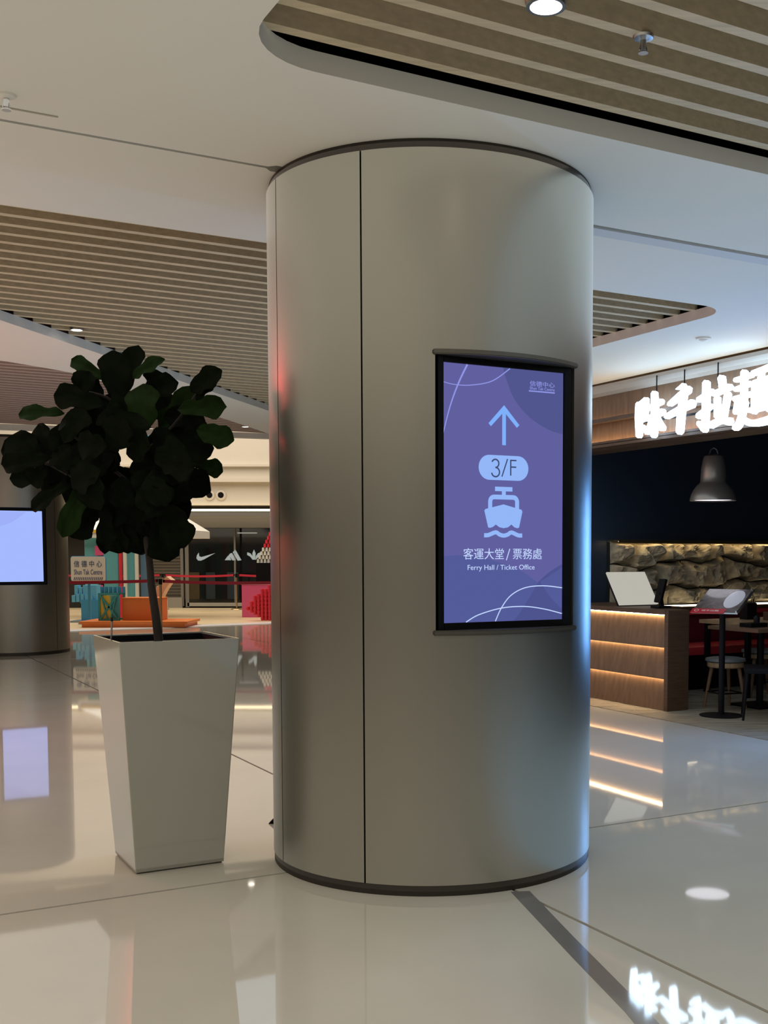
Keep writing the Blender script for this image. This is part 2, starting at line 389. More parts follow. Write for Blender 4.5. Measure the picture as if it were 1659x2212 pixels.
# ================================================================== COLUMNS
CX, CY, RC = -.205, 5.69, .7935
ZT = 3.21
def column(loc, label, seams, opening, az, group=None):
    t = thing('column', label, 'column', loc, 0, group)
    o = obj('core', lathe(NB(), [(0, .0), (.60, .0), (.60, ZC-.002), (0, ZC-.002)], seg=48), m_void, t)
    obj('base_ring', ring_arc(NB(), 0, 2*math.pi, .60, RC-.004, 0, .046, 144), m_colr, t, True)
    obj('top_ring', ring_arc(NB(), 0, 2*math.pi, .60, RC-.012, ZT+.001, ZC-.001, 144), m_colr, t, True)
    for a0, a1 in seams:
        a0r, a1r = R_(a0)+.005, R_(a1)-.005
        bm = NB()
        if opening and a0 < opening[0] < a1:
            o0, o1, z0, z1 = R_(opening[0]), R_(opening[1]), opening[2], opening[3]
            angs = sorted(set([a0r+(o0-a0r)*i/12 for i in range(13)] + [o0+(o1-o0)*i/24 for i in range(25)] + [o1+(a1r-o1)*i/24 for i in range(25)]))
            zs = [.048, z0, z1, ZT]
            def P(a, r, z): return (math.sin(a)*r, -math.cos(a)*r, z)
            ro, ri = RC, RC-.03
            go = {}; gi = {}
            for i, a in enumerate(angs):
                for j, z in enumerate(zs): go[i, j] = bm.verts.new(P(a, ro, z)); gi[i, j] = bm.verts.new(P(a, ri, z))
            inside = lambda i, j: 0 <= i < len(angs)-1 and 0 <= j < 3 and not (j == 1 and o0-1e-5 < (angs[i]+angs[i+1])/2 < o1)
            for i in range(len(angs)-1):
                for j in range(3):
                    if not inside(i, j): continue
                    bm.faces.new((go[i, j], go[i+1, j], go[i+1, j+1], go[i, j+1])); bm.faces.new((gi[i, j], gi[i, j+1], gi[i+1, j+1], gi[i+1, j]))
                    if not inside(i-1, j): bm.faces.new((go[i, j], go[i, j+1], gi[i, j+1], gi[i, j]))
                    if not inside(i+1, j): bm.faces.new((go[i+1, j], gi[i+1, j], gi[i+1, j+1], go[i+1, j+1]))
                    if not inside(i, j-1): bm.faces.new((go[i, j], gi[i, j], gi[i+1, j], go[i+1, j]))
                    if not inside(i, j+1): bm.faces.new((go[i, j+1], go[i+1, j+1], gi[i+1, j+1], gi[i, j+1]))
        else:
            ring_arc(bm, a0r, a1r, RC-.03, RC, .048, ZT, max(4, int((a1-a0)/2)))
        obj('panel', bm, m_col, t, True)
    # the backing seen in the joints
    obj('joint_backing', ring_arc(NB(), R_(opening[1])+.05, R_(opening[0])-.05+2*math.pi, RC-.06, RC-.035, .05, ZT-.01, 120), m_void, t, True)
    return t
col = column((CX, CY, 0), 'large round brushed-metal column with a lit ferry direction screen', [(-125, -61), (-61, -20), (-20, 160), (160, 235)], (3.3, 57.8, 1.168, 2.352), 30)
def shelf(bm, z0, z1, a0=3.0, a1=58.2, r=RC+.016, rin=.70):
    # segment with a curved front and straight back
    A0, A1 = R_(a0), R_(a1); am = (A0+A1)/2
    pts = [(math.sin(A0+(A1-A0)*i/24)*r, -math.cos(A0+(A1-A0)*i/24)*r) for i in range(25)]
    nx, ny = math.sin(am), -math.cos(am); ux, uy = -ny, nx
    h = math.sin((A1-A0)/2)*r; dd = .66
    pts += [(nx*dd+ux*h, ny*dd+uy*h), (nx*dd-ux*h, ny*dd-uy*h)]
    prism(bm, pts, z0, z1)
    bmesh.ops.bevel(bm, geom=[e for e in bm.edges if abs(e.verts[0].co.z-e.verts[1].co.z) < 1e-6 and e.calc_face_angle(0) > 1.0], offset=.004, segments=2, affect='EDGES')
    return bm
m_shelf = M('shelf_bronze', (.11, .10, .085), .35, metal=.7)
obj('upper_lip', shelf(NB(), 2.350, 2.372), m_shelf, col, True, label='dark curved lip above the screen')
obj('lower_lip', shelf(NB(), 1.150, 1.172), m_shelf, col, True, label='dark curved lip below the screen')
def on_face(t, az, d):
    """matrix of a face frame: x to the right, y up, z outward"""
    a = R_(az); u = Vector((math.cos(a), math.sin(a), 0)); nn = Vector((math.sin(a), -math.cos(a), 0)); up = Vector((0, 0, 1))
    m = Matrix(((u.x, up.x, nn.x, nn.x*d), (u.y, up.y, nn.y, nn.y*d), (u.z, up.z, nn.z, 0), (0, 0, 0, 1)))
    return m
AZ = 30.0; D = .70
disp = thing('display_screen', 'portrait digital screen showing arrow, 3/F and a ferry symbol', 'screen', (CX, CY, 0))
FM = on_face(disp, AZ, D)
def face_obj(name, bm, mat, parent, mtx=FM, **k):
    if isinstance(bm, bmesh.types.BMesh): bm.transform(mtx)
    else: bm.transform(mtx)
    return obj(name, bm, mat, parent, **k)
bm = NB()
x0, x1, z0, z1 = -.343, .347, 1.1735, 2.349
ax0, ax1, az0, az1 = -.316, .311, 1.202, 2.323
for c, s in ((((x0+ax0)/2, 1.7615, -.012), (ax0-x0, z1-z0, .044)), (((x1+ax1)/2, 1.7615, -.012), (x1-ax1, z1-z0, .044)), ((0, (z0+az0)/2, -.012), (ax1-ax0, az0-z0, .044)), ((0, (z1+az1)/2, -.012), (ax1-ax0, z1-az1, .044))):
    box(bm, c, s)
face_obj('bezel', bm, m_bezel, disp)
m_scr = EM('screen_violet', (.120, .116, .345), 1.0)
def E2(n, c): return EM(n, c, 1.0)
scr_panel = face_obj('screen_panel', bx(((ax0+ax1)/2, (az0+az1)/2, -.010), (ax1-ax0, az1-az0, .014)), m_scr, disp)
m_s2 = E2('screen_shade', (.082, .095, .27)); m_s3 = E2('screen_shade_low', (.088, .105, .32)); m_s4 = E2('screen_shade_deep', (.074, .088, .27))
m_pale = E2('screen_pale', (.29, .47, .93)); m_white2 = E2('screen_white', (.55, .68, 1.0)); m_arrow = E2('screen_arrow', (.21, .43, .95)); m_line = E2('screen_line', (.28, .31, .78)); m_ink = E2('screen_ink', (.05, .07, .17))
def flat(name, pts, mat, z=0.0, th=.0006):
    return face_obj(name, prism(NB(), pts, z-th, z), mat, scr_panel)
zb = -.0028
def smooth_path(p, k=6):
    out = []; n = len(p)
    for i in range(n-1):
        a = Vector(p[max(i-1, 0)]); b = Vector(p[i]); c = Vector(p[i+1]); d = Vector(p[min(i+2, n-1)])
        for j in range(k):
            t = j/k; out.append(tuple(.5*((2*b)+(c-a)*t+(2*a-5*b+4*c-d)*t*t+(3*b-a-3*c+d)*t**3)))
    out.append(tuple(p[-1])); return out
def stroke(pts, w0, w1=None, z=0):
    w1 = w1 if w1 is not None else w0; n = len(pts); L, Rr = [], []
    for i, p in enumerate(pts):
        a = Vector(pts[max(i-1, 0)]); b = Vector(pts[min(i+1, n-1)]); d = (b-a).normalized(); nn = Vector((-d.y, d.x)); ww = (w0+(w1-w0)*i/(n-1))/2
        L.append(tuple(Vector(p)+nn*ww)); Rr.append(tuple(Vector(p)-nn*ww))
    return L+Rr[::-1]
def quads(bm, L, z0, z1):
    n = len(L)//2
    for i in range(n-1):
        prism(bm, [L[i], L[i+1], L[2*n-2-i], L[2*n-1-i]], z0, z1)
    return bm
circ = smooth_path([(-.010, az1-.001), (.0056, 2.2763), (.0505, 2.1881), (.1312, 2.1135), (.2338, 2.0643), (ax1-.001, 2.049)])
flat('screen_shape', circ+[(ax1-.001, az1-.001)], m_s2, zb)
low = smooth_path([(ax0+.001, 1.4917), (-.2116, 1.4958), (-.0663, 1.4748), (.0834, 1.4275), (.1756, 1.3720)])
flat('screen_shape', low+[(.1756, 1.3665), (.0841, 1.239), (.0488, az0+.001), (ax0+.001, az0+.001)], m_s3, zb)
flat('screen_shape', smooth_path([(.1756, 1.3720), (.2376, 1.4178), (ax1-.001, 1.456)])+[(ax1-.001, az0+.001), (.0488, az0+.001), (.0841, 1.239), (.1756, 1.3665)], m_s4, zb)
flat('screen_shape', [(.19, 1.375), (ax1-.001, 1.44), (ax1-.001, 1.25), (.25, 1.30)], m_s3, zb+.0005)
for P, a, b in (([(-.1926, az1-.001), (-.2374, 2.2375), (-.2796, 2.1334), (ax0+.001, 2.0101)], .0085, .004), ([(ax0+.001, 2.2405), (-.2585, 2.2319), (-.1736, 2.2353), (-.0678, 2.2604), (.0253, az1-.001)], .0028, .0050),
                ([(-.1996, az0+.001), (-.1344, 1.234), (-.0164, 1.2607), (.1044, 1.2652), (.2125, 1.251), (ax1-.001, 1.228)], .0045, .0045), ([(-.0486, az0+.001), (-.0164, 1.2628), (.0334, 1.3171), (.1091, 1.3501), (.2068, 1.3574), (ax1-.001, 1.347)], .0045, .0045)):
    face_obj('screen_line', quads(NB(), stroke(smooth_path(P), a, b), zb+.0007, zb+.0013), m_line if a > .005 or b > .0047 else m_white2, scr_panel)
# arrow
bm = NB()
prism(bm, [(-.0142, 1.984), (.0046, 1.984), (.0046, 2.130), (-.0142, 2.130)], zb, zb+.001)
prism(bm, [(-.0049, 2.1594), (-.0049, 2.131), (-.0725, 2.0640), (-.0850, 2.0765)], zb, zb+.001)
prism(bm, [(-.0049, 2.1594), (-.0049, 2.131), (.0625, 2.0640), (.0750, 2.0765)], zb, zb+.001)
face_obj('screen_arrow', bm, m_arrow, scr_panel)
# pill
pp = round_poly([(-.135, 1.829), (.1236, 1.829), (.1236, 1.9385), (-.135, 1.9385)], [.0545]*4, 10)
flat('screen_pill', pp, m_pale, zb+.001, .001)
bm = NB(); zp = zb+.0015
def arcp(cx, cy, r, a0, a1, k=14): return [(cx+r*math.cos(R_(a0+(a1-a0)*i/k)), cy+r*math.sin(R_(a0+(a1-a0)*i/k))) for i in range(k+1)]
quads(bm, stroke(arcp(-.0500, 1.9020, .0180, 160, -90), .0066), zp-.0005, zp)
quads(bm, stroke(arcp(-.0490, 1.8640, .0205, 92, -170), .0066), zp-.0005, zp)
quads(bm, stroke([(-.0160, 1.8450), (.0135, 1.9240)], .0058), zp-.0005, zp)
quads(bm, stroke([(.0300, 1.8510), (.0300, 1.9205)], .0066), zp-.0005, zp)
quads(bm, stroke([(.0280, 1.9185), (.0600, 1.9185)], .0062), zp-.0005, zp)
quads(bm, stroke([(.0280, 1.8890), (.0590, 1.8890)], .0062), zp-.0005, zp)
face_obj('screen_lettering', bm, m_ink, scr_panel)
# ship
bm = NB(); za, zc_ = zb, zb+.001
prism(bm, [(-.0508, 1.7805), (.0394, 1.7805), (.0394, 1.8000), (-.0508, 1.8000)], za, zc_)
prism(bm, [(-.0153, 1.760), (.0046, 1.760), (.0046, 1.7815), (-.0153, 1.7815)], za, zc_)
arch = [(-.076, 1.694)]+arcp(-.056, 1.7345, .0200, 180, 90, 5)+arcp(.0445, 1.7345, .0200, 90, 0, 5)+[(.0645, 1.694)]
arch = [(x, y+.0) for x, y in arch]
quads(bm, stroke(arch, .0205), za, zc_)
def scal(xs): return xs
hullb = [(-.1058, 1.6941), (-.100, 1.7005), (-.0067, 1.7225), (.088, 1.7005), (.0925, 1.6916), (.0751, 1.6210), (.066, 1.6175), (.050, 1.6220), (.0349, 1.6340), (.016, 1.6210), (-.0064, 1.6170), (-.028, 1.6210), (-.0470, 1.6330), (-.062, 1.6220), (-.078, 1.6175), (-.0862, 1.6200)]
prism(bm, hullb, za, zc_)
wv = smooth_path([(-.1071, 1.585), (-.085, 1.586), (-.0479, 1.5985), (-.028, 1.5890), (-.0064, 1.584), (.016, 1.5890), (.035, 1.5985), (.070, 1.586), (.0919, 1.5855)], 3)
quads(bm, stroke(wv, .0185), za, zc_)
face_obj('screen_symbol', bm, m_pale, scr_panel, label='pale ferry symbol above waves')
def put_text(body, x0, x1, y0, y1, mat, offset=0.0, z=zb+.0008, parent=scr_panel, mtx=FM, name='screen_lettering', ext=.0003):
    me = text_mesh(body, .05, ext, offset); fit(me, x0, x1, y0, y1); me.transform(Matrix.Translation((0, 0, z)))
    return face_obj(name, me, mat, parent, mtx)
put_text('客運大堂', -.2125, -.0046, 1.4785, 1.5275, m_white2, .0)
put_text('票務處', .0427, .1983, 1.4785, 1.5275, m_white2, .0)
face_obj('screen_lettering', quads(NB(), stroke([(.0085, 1.4746), (.0267, 1.5254)], .004), zb, zb+.001), m_white2, scr_panel)
put_text('Ferry Hall / Ticket Office', -.191, .1589, 1.425, 1.4543, m_white2, .0)
put_text('信德中心', .1304, .2637, 2.2540, 2.2775, m_line, .0)
put_text('Shun Tak Centre', .1304, .2637, 2.2385, 2.2520, m_line, .0)
face_obj('screen_line', prism(NB(), [(.1256, 2.2290), (.2649, 2.2290), (.2649, 2.2345), (.1256, 2.2345)], zb, zb+.001), m_line, scr_panel)

# far left column with its own screen
c2 = column((XY(31, 17.45), 17.45, 0), 'distant round metal column at the left edge, behind the tree', [(-125, -61), (-61, 70), (70, 160), (160, 235)], (3.3, 57.8, 1.05, 2.19), 30)
d2 = thing('display_screen', 'glowing pale blue screen on the distant left column', 'screen', (XY(31, 17.45), 17.45, 0))
F2 = on_face(d2, 30, .70)
bm = NB()
for c, s in (((-.335, 1.62, 0), (.04, 1.12, .04)), ((.335, 1.62, 0), (.04, 1.12, .04)), ((0, 1.08, 0), (.63, .035, .04)), ((0, 2.16, 0), (.63, .035, .04))): box(bm, c, s)
face_obj('bezel', bm, m_bezel, d2, F2)
face_obj('screen_panel', bx((0, 1.62, -.004), (.63, 1.045, .016)), EM('screen_blue', (.36, .47, .95), 1.05), d2, F2)
face_obj('screen_shape', prism(NB(), smooth_path([(-.31, 1.9), (-.1, 1.98), (.1, 2.13)])+[(-.31, 2.13)], .004, .0055), EM('screen_blue_soft', (.33, .41, .90), 1.05), d2, F2)

# little door stop beside the column foot
ds = thing('door_stop', 'small dark wedge on the floor at the left foot of the column', 'door stop', (-1.09, 6.28, .0))
obj('wedge', prism(NB(), [(-.05, 0), (.06, 0), (.05, .06), (.0, .05), (-.02, .03)], -.03, .03, lambda x, y, z: (x, z, y)), m_black, ds)
obj('grip', bx((.0, 0, .045), (.03, .05, .02), bev=.004), m_black, ds)

# ================================================================== PLANTER AND TREE
PB = G(-1.41, 5.58)    # centre of the pot foot, filled below
pc = Vector((-1.79+.5*(.58), 0, 0))
A_ = Vector((-1.59, 5.26)); B_ = Vector((-1.215, 5.46)); D_ = Vector((-1.79, 5.60))
pcx = (B_.x+D_.x)/2; pcy = (B_.y+D_.y)/2
pl = thing('planter', 'tall glossy grey tapered square planter left of the column', 'planter', (pcx, pcy, 0), GR)
def frustum(bm, s0, s1, z0, z1, cap0=True, cap1=True, r=.005):
    def rp(s): return round_poly([(-s, -s), (s, -s), (s, s), (-s, s)], [r]*4, 3)
    a = [bm.verts.new((x, y, z0)) for x, y in rp(s0)]; b = [bm.verts.new((x, y, z1)) for x, y in rp(s1)]
    n = len(a)
    for i in range(n): bm.faces.new((a[i], a[(i+1) % n], b[(i+1) % n], b[i]))
    return a, b
HT = 1.10; s0, s1 = .212, .283
bm = NB()
a, b = frustum(bm, s0, s1, 0.008, HT); bm.faces.new(a[::-1])
c = [bm.verts.new((v.co.x*(s1-.010)/s1, v.co.y*(s1-.010)/s1, HT)) for v in b]
d = [bm.verts.new((v.co.x*(s1-.03)/s1, v.co.y*(s1-.03)/s1, HT-.10)) for v in b]
n = len(b)
for i in range(n):
    j = (i+1) % n; bm.faces.new((b[i], b[j], c[j], c[i])); bm.faces.new((c[i], c[j], d[j], d[i]))
obj('pot', bm, m_pot, pl)
bm = NB()
a, b = frustum(bm, s1-.022, s1-.011, HT-.08, HT-.004)
c = [bm.verts.new((v.co.x*.93, v.co.y*.93, HT-.006)) for v in b]; d = [bm.verts.new((v.co.x*.93, v.co.y*.93, HT-.08)) for v in b]
for i in range(n):
    j = (i+1) % n; bm.faces.new((b[i], b[j], c[j], c[i])); bm.faces.new((c[i], c[j], d[j], d[i])); bm.faces.new((d[i], d[j], a[j], a[i]))
obj('liner', bm, m_black, pl)
bm = NB(); frustum(bm, s0-.008, s0-.008, 0, .01); obj('foot', bm, M('foot_dark', (.08, .07, .06), .6), pl)
bm = NB(); a, b = frustum(bm, .245, .250, HT-.09, HT-.035); bm.faces.new(b); bm.faces.new(a[::-1])
soil = obj('soil', bm, m_soil, pl)
random.seed(7)
tree = thing('fiddle_leaf_fig', 'dark fiddle-leaf fig tree growing from the grey planter', 'plant', (pcx, pcy, HT-.04))
TY = pcy
def loc3(x, y, dy=0.0):
    """crown sketch coordinates (units of .8 mm from the picture study) -> metres relative to the tree root"""
    return Vector(((x-1115)*.000800 - (pcx + 1.02) + .08 + dy*(x*.3615-1020.8)/2452.7*1.0, dy, (1198-(700+y*.3615))/2452.7*(TY+dy) + 1.5-(HT-.04)))
def loc3(x, y, dy=0.0):
    Y = TY+dy; px = x*.36166; py = 700+y*.36166
    return Vector(((px-1020.8)/2452.7*Y - pcx, dy, (1198-py)/2452.7*Y + 1.5 - (HT-.04)))
tr = [loc3(945, 1850), loc3(925, 1720, .01), loc3(905, 1560, .015), loc3(895, 1400, .01), loc3(870, 1200), loc3(850, 1000, -.01), loc3(845, 800, 0), loc3(840, 640, .01), loc3(800, 420, .0)]
tr[0].z = .006
obj('trunk', tube(NB(), smooth_path([tuple(p) for p in tr], 3), [.022-.013*i/24 for i in range(25)], 10), m_bark, tree, True)
for pts in (((870, 1200), (640, 1050), (420, 900)), ((850, 1000), (600, 800), (400, 620)), ((845, 800), (1050, 620), (1200, 420)), ((850, 900), (1050, 800), (1200, 680)), ((845, 700), (700, 480), (560, 420)), ((870, 1150), (1000, 1050), (1120, 980)), ((420, 900), (260, 820), (120, 800))):
    P = [tuple(loc3(x, y, random.uniform(-.05, .05))) for x, y in pts]
    obj('branch', tube(NB(), smooth_path(P, 4), [.010-.005*i/8 for i in range(9)], 7), m_bark, tree, True)
def leaf_mesh(kind):
    rnd = random.Random(kind); bm = NB(); NU, NV = 12, 6; gd = []
    prof = [(0, .02), (.06, .12), (.15, .24), (.28, .30), (.40, .29), (.52, .33), (.66, .44), (.78, .48), (.88, .42), (.95, .28), (1.0, .04)]
    if kind % 2: prof = [(0, .02), (.06, .16), (.15, .30), (.28, .38), (.42, .40), (.55, .44), (.68, .48), (.80, .46), (.89, .37), (.96, .22), (1.0, .03)]
    def wd(t):
        for (a, b), (c, d) in zip(prof, prof[1:]):
            if a <= t <= c: return b+(d-b)*(t-a)/(c-a)
        return .03
    ph = rnd.uniform(0, 6); cv = rnd.uniform(.10, .30)
    for i in range(NU+1):
        t = i/NU; row = []
        for j in range(-NV//2, NV//2+1):
            s = j/(NV/2); x = s*wd(t)*(1+.09*math.sin(t*17+ph*2+s))
            z = .13*abs(s)*wd(t)/.4 - cv*t*t + .05*math.sin(t*13+ph+s*1.5)*abs(s)**1.5 - .10*abs(s)**3*wd(t)
            row.append(bm.verts.new((x, t, z)))
        gd.append(row)
    for i in range(NU):
        for j in range(NV): bm.faces.new((gd[i][j], gd[i][j+1], gd[i+1][j+1], gd[i+1][j]))
    me = bpy.data.meshes.new('leaf'); bm.to_mesh(me); bm.free()
    for p in me.polygons: p.use_smooth = True
    return me
LM = [leaf_mesh(k) for k in range(6)]
for i, me in enumerate(LM): me.materials.append(m_leaf)
LP = [m.copy() for m in LM]
for me in LP: me.materials.clear(); me.materials.append(m_leaf2)
LC = 0
def leaf(bx_, by, tx, ty, wdt, pale=False, dy=None, dt=None, roll=None):
    global LC
    dy = random.uniform(-.16, .22) if dy is None else dy
    dt = random.uniform(-.10, .06) if dt is None else dt
    a = loc3(bx_, by, dy); b = loc3(tx, ty, dy+dt)
    y = (b-a); L = y.length; y.normalize()
    facing = Vector((0, -1, 0)) + Vector((random.uniform(-.35, .35), 0, random.uniform(-.1, .6)))
    if roll: facing = Vector(roll)
    z = (facing - y*facing.dot(y)).normalized(); x = y.cross(z)
    wm = wdt*.00080/.96
    me = (LP if pale else LM)[LC % 6]; LC += 1
    o = bpy.data.objects.new('leaf', me); C.objects.link(o); o.parent = tree
    m = Matrix(((x.x*wm, y.x*L, z.x*L*.8, a.x), (x.y*wm, y.y*L, z.y*L*.8, a.y), (x.z*wm, y.z*L, z.z*L*.8, a.z), (0, 0, 0, 1)))
    o.matrix_basis = m
leaves = [(770, 440, 830, 148, 150), (740, 470, 700, 178, 190), (670, 350, 445, 215, 105), (820, 340, 985, 215, 95), (650, 500, 345, 425, 170), (620, 520, 505, 272, 165),
 (410, 545, 122, 530, 115), (340, 760, 12, 750, 200), (330, 800, 0, 850, 130), (280, 860, 80, 660, 200), (420, 920, 68, 915, 150), (500, 900, 240, 950, 170), (440, 960, 175, 1100, 110), (330, 800, 232, 595, 120), (400, 720, 520, 520, 150),
 (540, 940, 375, 1270, 130), (590, 1060, 430, 1275, 190), (640, 1140, 628, 1370, 95), (690, 1130, 700, 1375, 170), (800, 1120, 825, 1385, 190), (960, 1130, 985, 1410, 210), (1000, 1080, 1095, 1330, 210), (920, 980, 1130, 1160, 190),
 (950, 880, 1262, 975, 210), (1150, 820, 1338, 880, 125), (1190, 640, 1395, 700, 140), (1080, 520, 1338, 495, 150), (1160, 420, 1325, 288, 130), (1190, 470, 1300, 340, 80), (860, 440, 1060, 350, 150), (930, 430, 960, 300, 150),
 (900, 640, 850, 370, 220), (960, 640, 1200, 420, 220), (1000, 560, 1240, 580, 180), (1040, 700, 1260, 640, 190), (1020, 760, 1280, 740, 170),
 (450, 640, 600, 430, 200), (560, 620, 380, 560, 180), (620, 700, 400, 740, 220), (640, 720, 700, 480, 220), (700, 800, 470, 880, 230), (800, 900, 560, 1010, 230), (820, 960, 620, 1180, 230), (860, 980, 820, 1220, 230), (560, 600, 660, 480, 150), (620, 560, 760, 600, 180),
 (860, 960, 1000, 1200, 230), (900, 860, 1150, 900, 230), (880, 780, 1120, 620, 220), (700, 640, 820, 420, 210), (740, 660, 560, 520, 200), (520, 780, 330, 640, 190), (480, 820, 300, 960, 180), (520, 1000, 520, 1200, 180), (600, 900, 400, 1060, 150),
 (720, 760, 560, 860, 220), (760, 860, 860, 1080, 220), (940, 760, 1160, 780, 220), (660, 760, 780, 620, 190), (560, 700, 420, 860, 200), (1000, 900, 1180, 1000, 200), (760, 1040, 740, 1280, 210), (900, 1060, 900, 1330, 220), (700, 980, 560, 1120, 200),
 (470, 480, 560, 300, 150), (740, 560, 880, 500, 170), (600, 850, 700, 1060, 200), (920, 560, 1100, 470, 180)]
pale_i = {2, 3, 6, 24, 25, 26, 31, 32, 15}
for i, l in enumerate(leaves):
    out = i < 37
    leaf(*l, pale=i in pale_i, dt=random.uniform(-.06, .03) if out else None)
random.seed(11)
for k in range(26):      # leaves on the near side hiding the trunk
    a = random.uniform(0, 2*math.pi); rr = random.uniform(.05, .62)
    x = 770+330*rr*math.cos(a); y = 860+330*rr*math.sin(a); b = a+random.uniform(-.9, .9)
    leaf(x, y, x+190*math.cos(b), y+190*math.sin(b), random.uniform(150, 200), dy=random.uniform(-.30, -.06))
for l in ((520, 960, 400, 1180, 130), (600, 1080, 480, 1240, 150), (640, 1080, 640, 1330, 130), (740, 1120, 770, 1370, 150), (880, 1120, 900, 1380, 170), (960, 1100, 1060, 1350, 170), (820, 1050, 700, 1290, 190), (420, 900, 250, 1010, 150), (300, 850, 190, 960, 150), (480, 860, 330, 760, 170)):
    leaf(*l, dy=random.uniform(-.15, .1), dt=0)
random.seed(31)
for k in range(34):      # leaves filling the far side of the crown
    a = random.uniform(0, 2*math.pi); rr = random.uniform(.2, .75)
    x = 760+380*rr*math.cos(a); y = 800+330*rr*math.sin(a); b = a+random.uniform(-.7, .7)
    leaf(x, y, x+170*math.cos(b), y+170*math.sin(b), random.uniform(150, 200), dy=random.uniform(.0, .32))
stk = thing('plant_probe', 'thin metal stake stuck in the planter soil', 'stake', (pcx-.235, pcy-.12, HT-.05))
obj('rod', tube(NB(), [(.0, 0, -.01), (.012, 0, .06), (.016, 0, .135)], .0045, 8), m_steel, stk, True)
obj('tip', tube(NB(), [(.016, 0, .132), (.0165, 0, .15)], [.006, .004], 8), m_black, stk, True)

# ================================================================== RESTAURANT
RW = G(0, 0)
# shop header: stacked wooden bands with light under each
hd = struct_empty('wall_right.001', (0, 0, 0), GR)
VH0, VH1 = -6.0, 10.6; VL = VH1-VH0; VM = (VH0+VH1)/2
obj('header_core', bx((7.32, VM, 2.95), (.30, VL, .72)), m_wood, hd)
def band(zt, zb_, n_top, n_bot, name):
    bm = NB(); prism(bm, [(n_top, zt), (n_bot, zb_), (n_bot+.03, zb_), (n_top+.03+.04, zt)], VH0, VH1, lambda x, y, z: (x, z, y)); return obj(name, bm, m_woodl, hd)
band(3.13, 2.885, 7.10, 7.10, 'wood_band'); band(2.870, 2.64, 7.13, 7.13, 'wood_band')
obj('led_strip', bx((7.075, VM, 2.638), (.014, VL, .008)), m_led, hd)
obj('led_strip', bx((7.070, VM, 2.873), (.010, VL, .006)), EM('led_warm_soft', (1.0, .66, .33), 9.0), hd)
obj('lip', bx((7.08, VM, 2.616), (.10, VL, .035)), m_wood, hd); obj('lip_edge', bx((7.036, VM, 2.640), (.012, VL, .030)), m_wood, hd)
obj('lip', bx((7.075, VM, 2.862), (.09, VL, .014)), m_wood, hd); obj('lip_edge', bx((7.036, VM, 2.878), (.010, VL, .030)), m_wood, hd)
bm = NB(); prism(bm, [(7.00, 3.225), (7.00, 3.19), (7.03, 3.15), (7.10, 3.13), (7.14, 3.13), (7.14, 3.225)], VH0, VH1, lambda x, y, z: (x, z, y))
obj('cornice', bm, M('cornice_paint', (.42, .40, .36), .4), hd)
obj('cove_light', bx((7.06, VM, 3.230), (.05, VL, .006)), m_led2, hd)
# ceiling and walls inside the restaurant
ce2 = obj('ceiling.002', bx((0, 0, 0), (8, 19, .06)), m_navy, kind='structure'); ce2.location = G(11.2, 1.5, 3.33); ce2.rotation_euler = (0, 0, GR)
wall('wall_back.001', G(7.2, 10.36)[:2], G(15, 10.36)[:2], 0, 3.3, .2, m_navy)
wall('wall_right.002', G(13, -7)[:2], G(13, 10.4)[:2], 0, 3.3, .2, m_navy)
# rock feature wall, individual cast rocks
def wav(x, k): return 0 if k in (0, 3) else .045*math.sin(x*2.6+k*2)+.03*math.sin(x*7.1+k)+.02*math.sin(x*13+3*k)
rk = thing('rock_wall', 'backlit rough rock feature wall behind the restaurant counter', 'wall panel', G(7.68, 10.25), GR)
random.seed(5)
rows = [(.925, 1.15), (1.155, 1.40), (1.405, 1.642)]
from mathutils import noise
for ri, (za_, zb2) in enumerate(rows):
    x = 0.0
    while x < 5.0:
        wd_ = random.uniform(.22, .48)
        if x+wd_ > 5.0: wd_ = 5.02-x
        bm = NB(); NX, NZ = int(wd_/.022)+2, 13; gg = []
        base = random.uniform(.02, .13); tilt = random.uniform(-.12, .12); tz = random.uniform(-.2, .25)
        skew = random.uniform(-.03, .03)
        for i in range(NX+1):
            r_ = []
            for j in range(NZ+1):
                u, vv = i/NX, j/NZ
                xx = x+.004+u*(wd_-.008)+skew*(vv-.5)*(1 if 0 < u < 1 else .6); zl = za_+wav(xx, ri)+.003; zh = zb2+wav(xx, ri+1)-.003; zz = zl+vv*(zh-zl)
                p = Vector((xx*6, zz*6, 3.1*ri))
                ed = min(1, min(u, 1-u, vv, 1-vv)*7)
                h_ = base+tilt*(u-.5)*.6+tz*(vv-.5)*.4
                h_ += .13*noise.ridged_multi_fractal(p, .9, 2.1, 4, 1.0, 2.0)*.5 + .09*noise.noise(p*1.3)
                h_ = .012+max(0, h_)*ed
                r_.append(bm.verts.new((xx, -h_, zz)))
            gg.append(r_)
        for i in range(NX):
            for j in range(NZ): bm.faces.new((gg[i][j], gg[i+1][j], gg[i+1][j+1], gg[i][j+1]))
        obj('rock', bm, m_rock, rk)
        x += wd_
obj('backing', bx((2.5, -.003, 1.28), (5.04, .012, .72)), m_void, rk)
obj('top_trim', bx((2.5, -.10, 1.655), (5.04, .20, .015)), m_brass, rk)
obj('trim_edge', bx((2.5, -.20, 1.640), (5.04, .010, .030)), m_brass, rk)
obj('light_strip', bx((2.5, -.175, 1.643), (5.0, .015, .006)), EM('rock_top_led', (1.0, .80, .48), 14), rk)
obj('light_strip', bx((2.75, -.17, .915), (4.5, .02, .016)), m_ledw, rk)
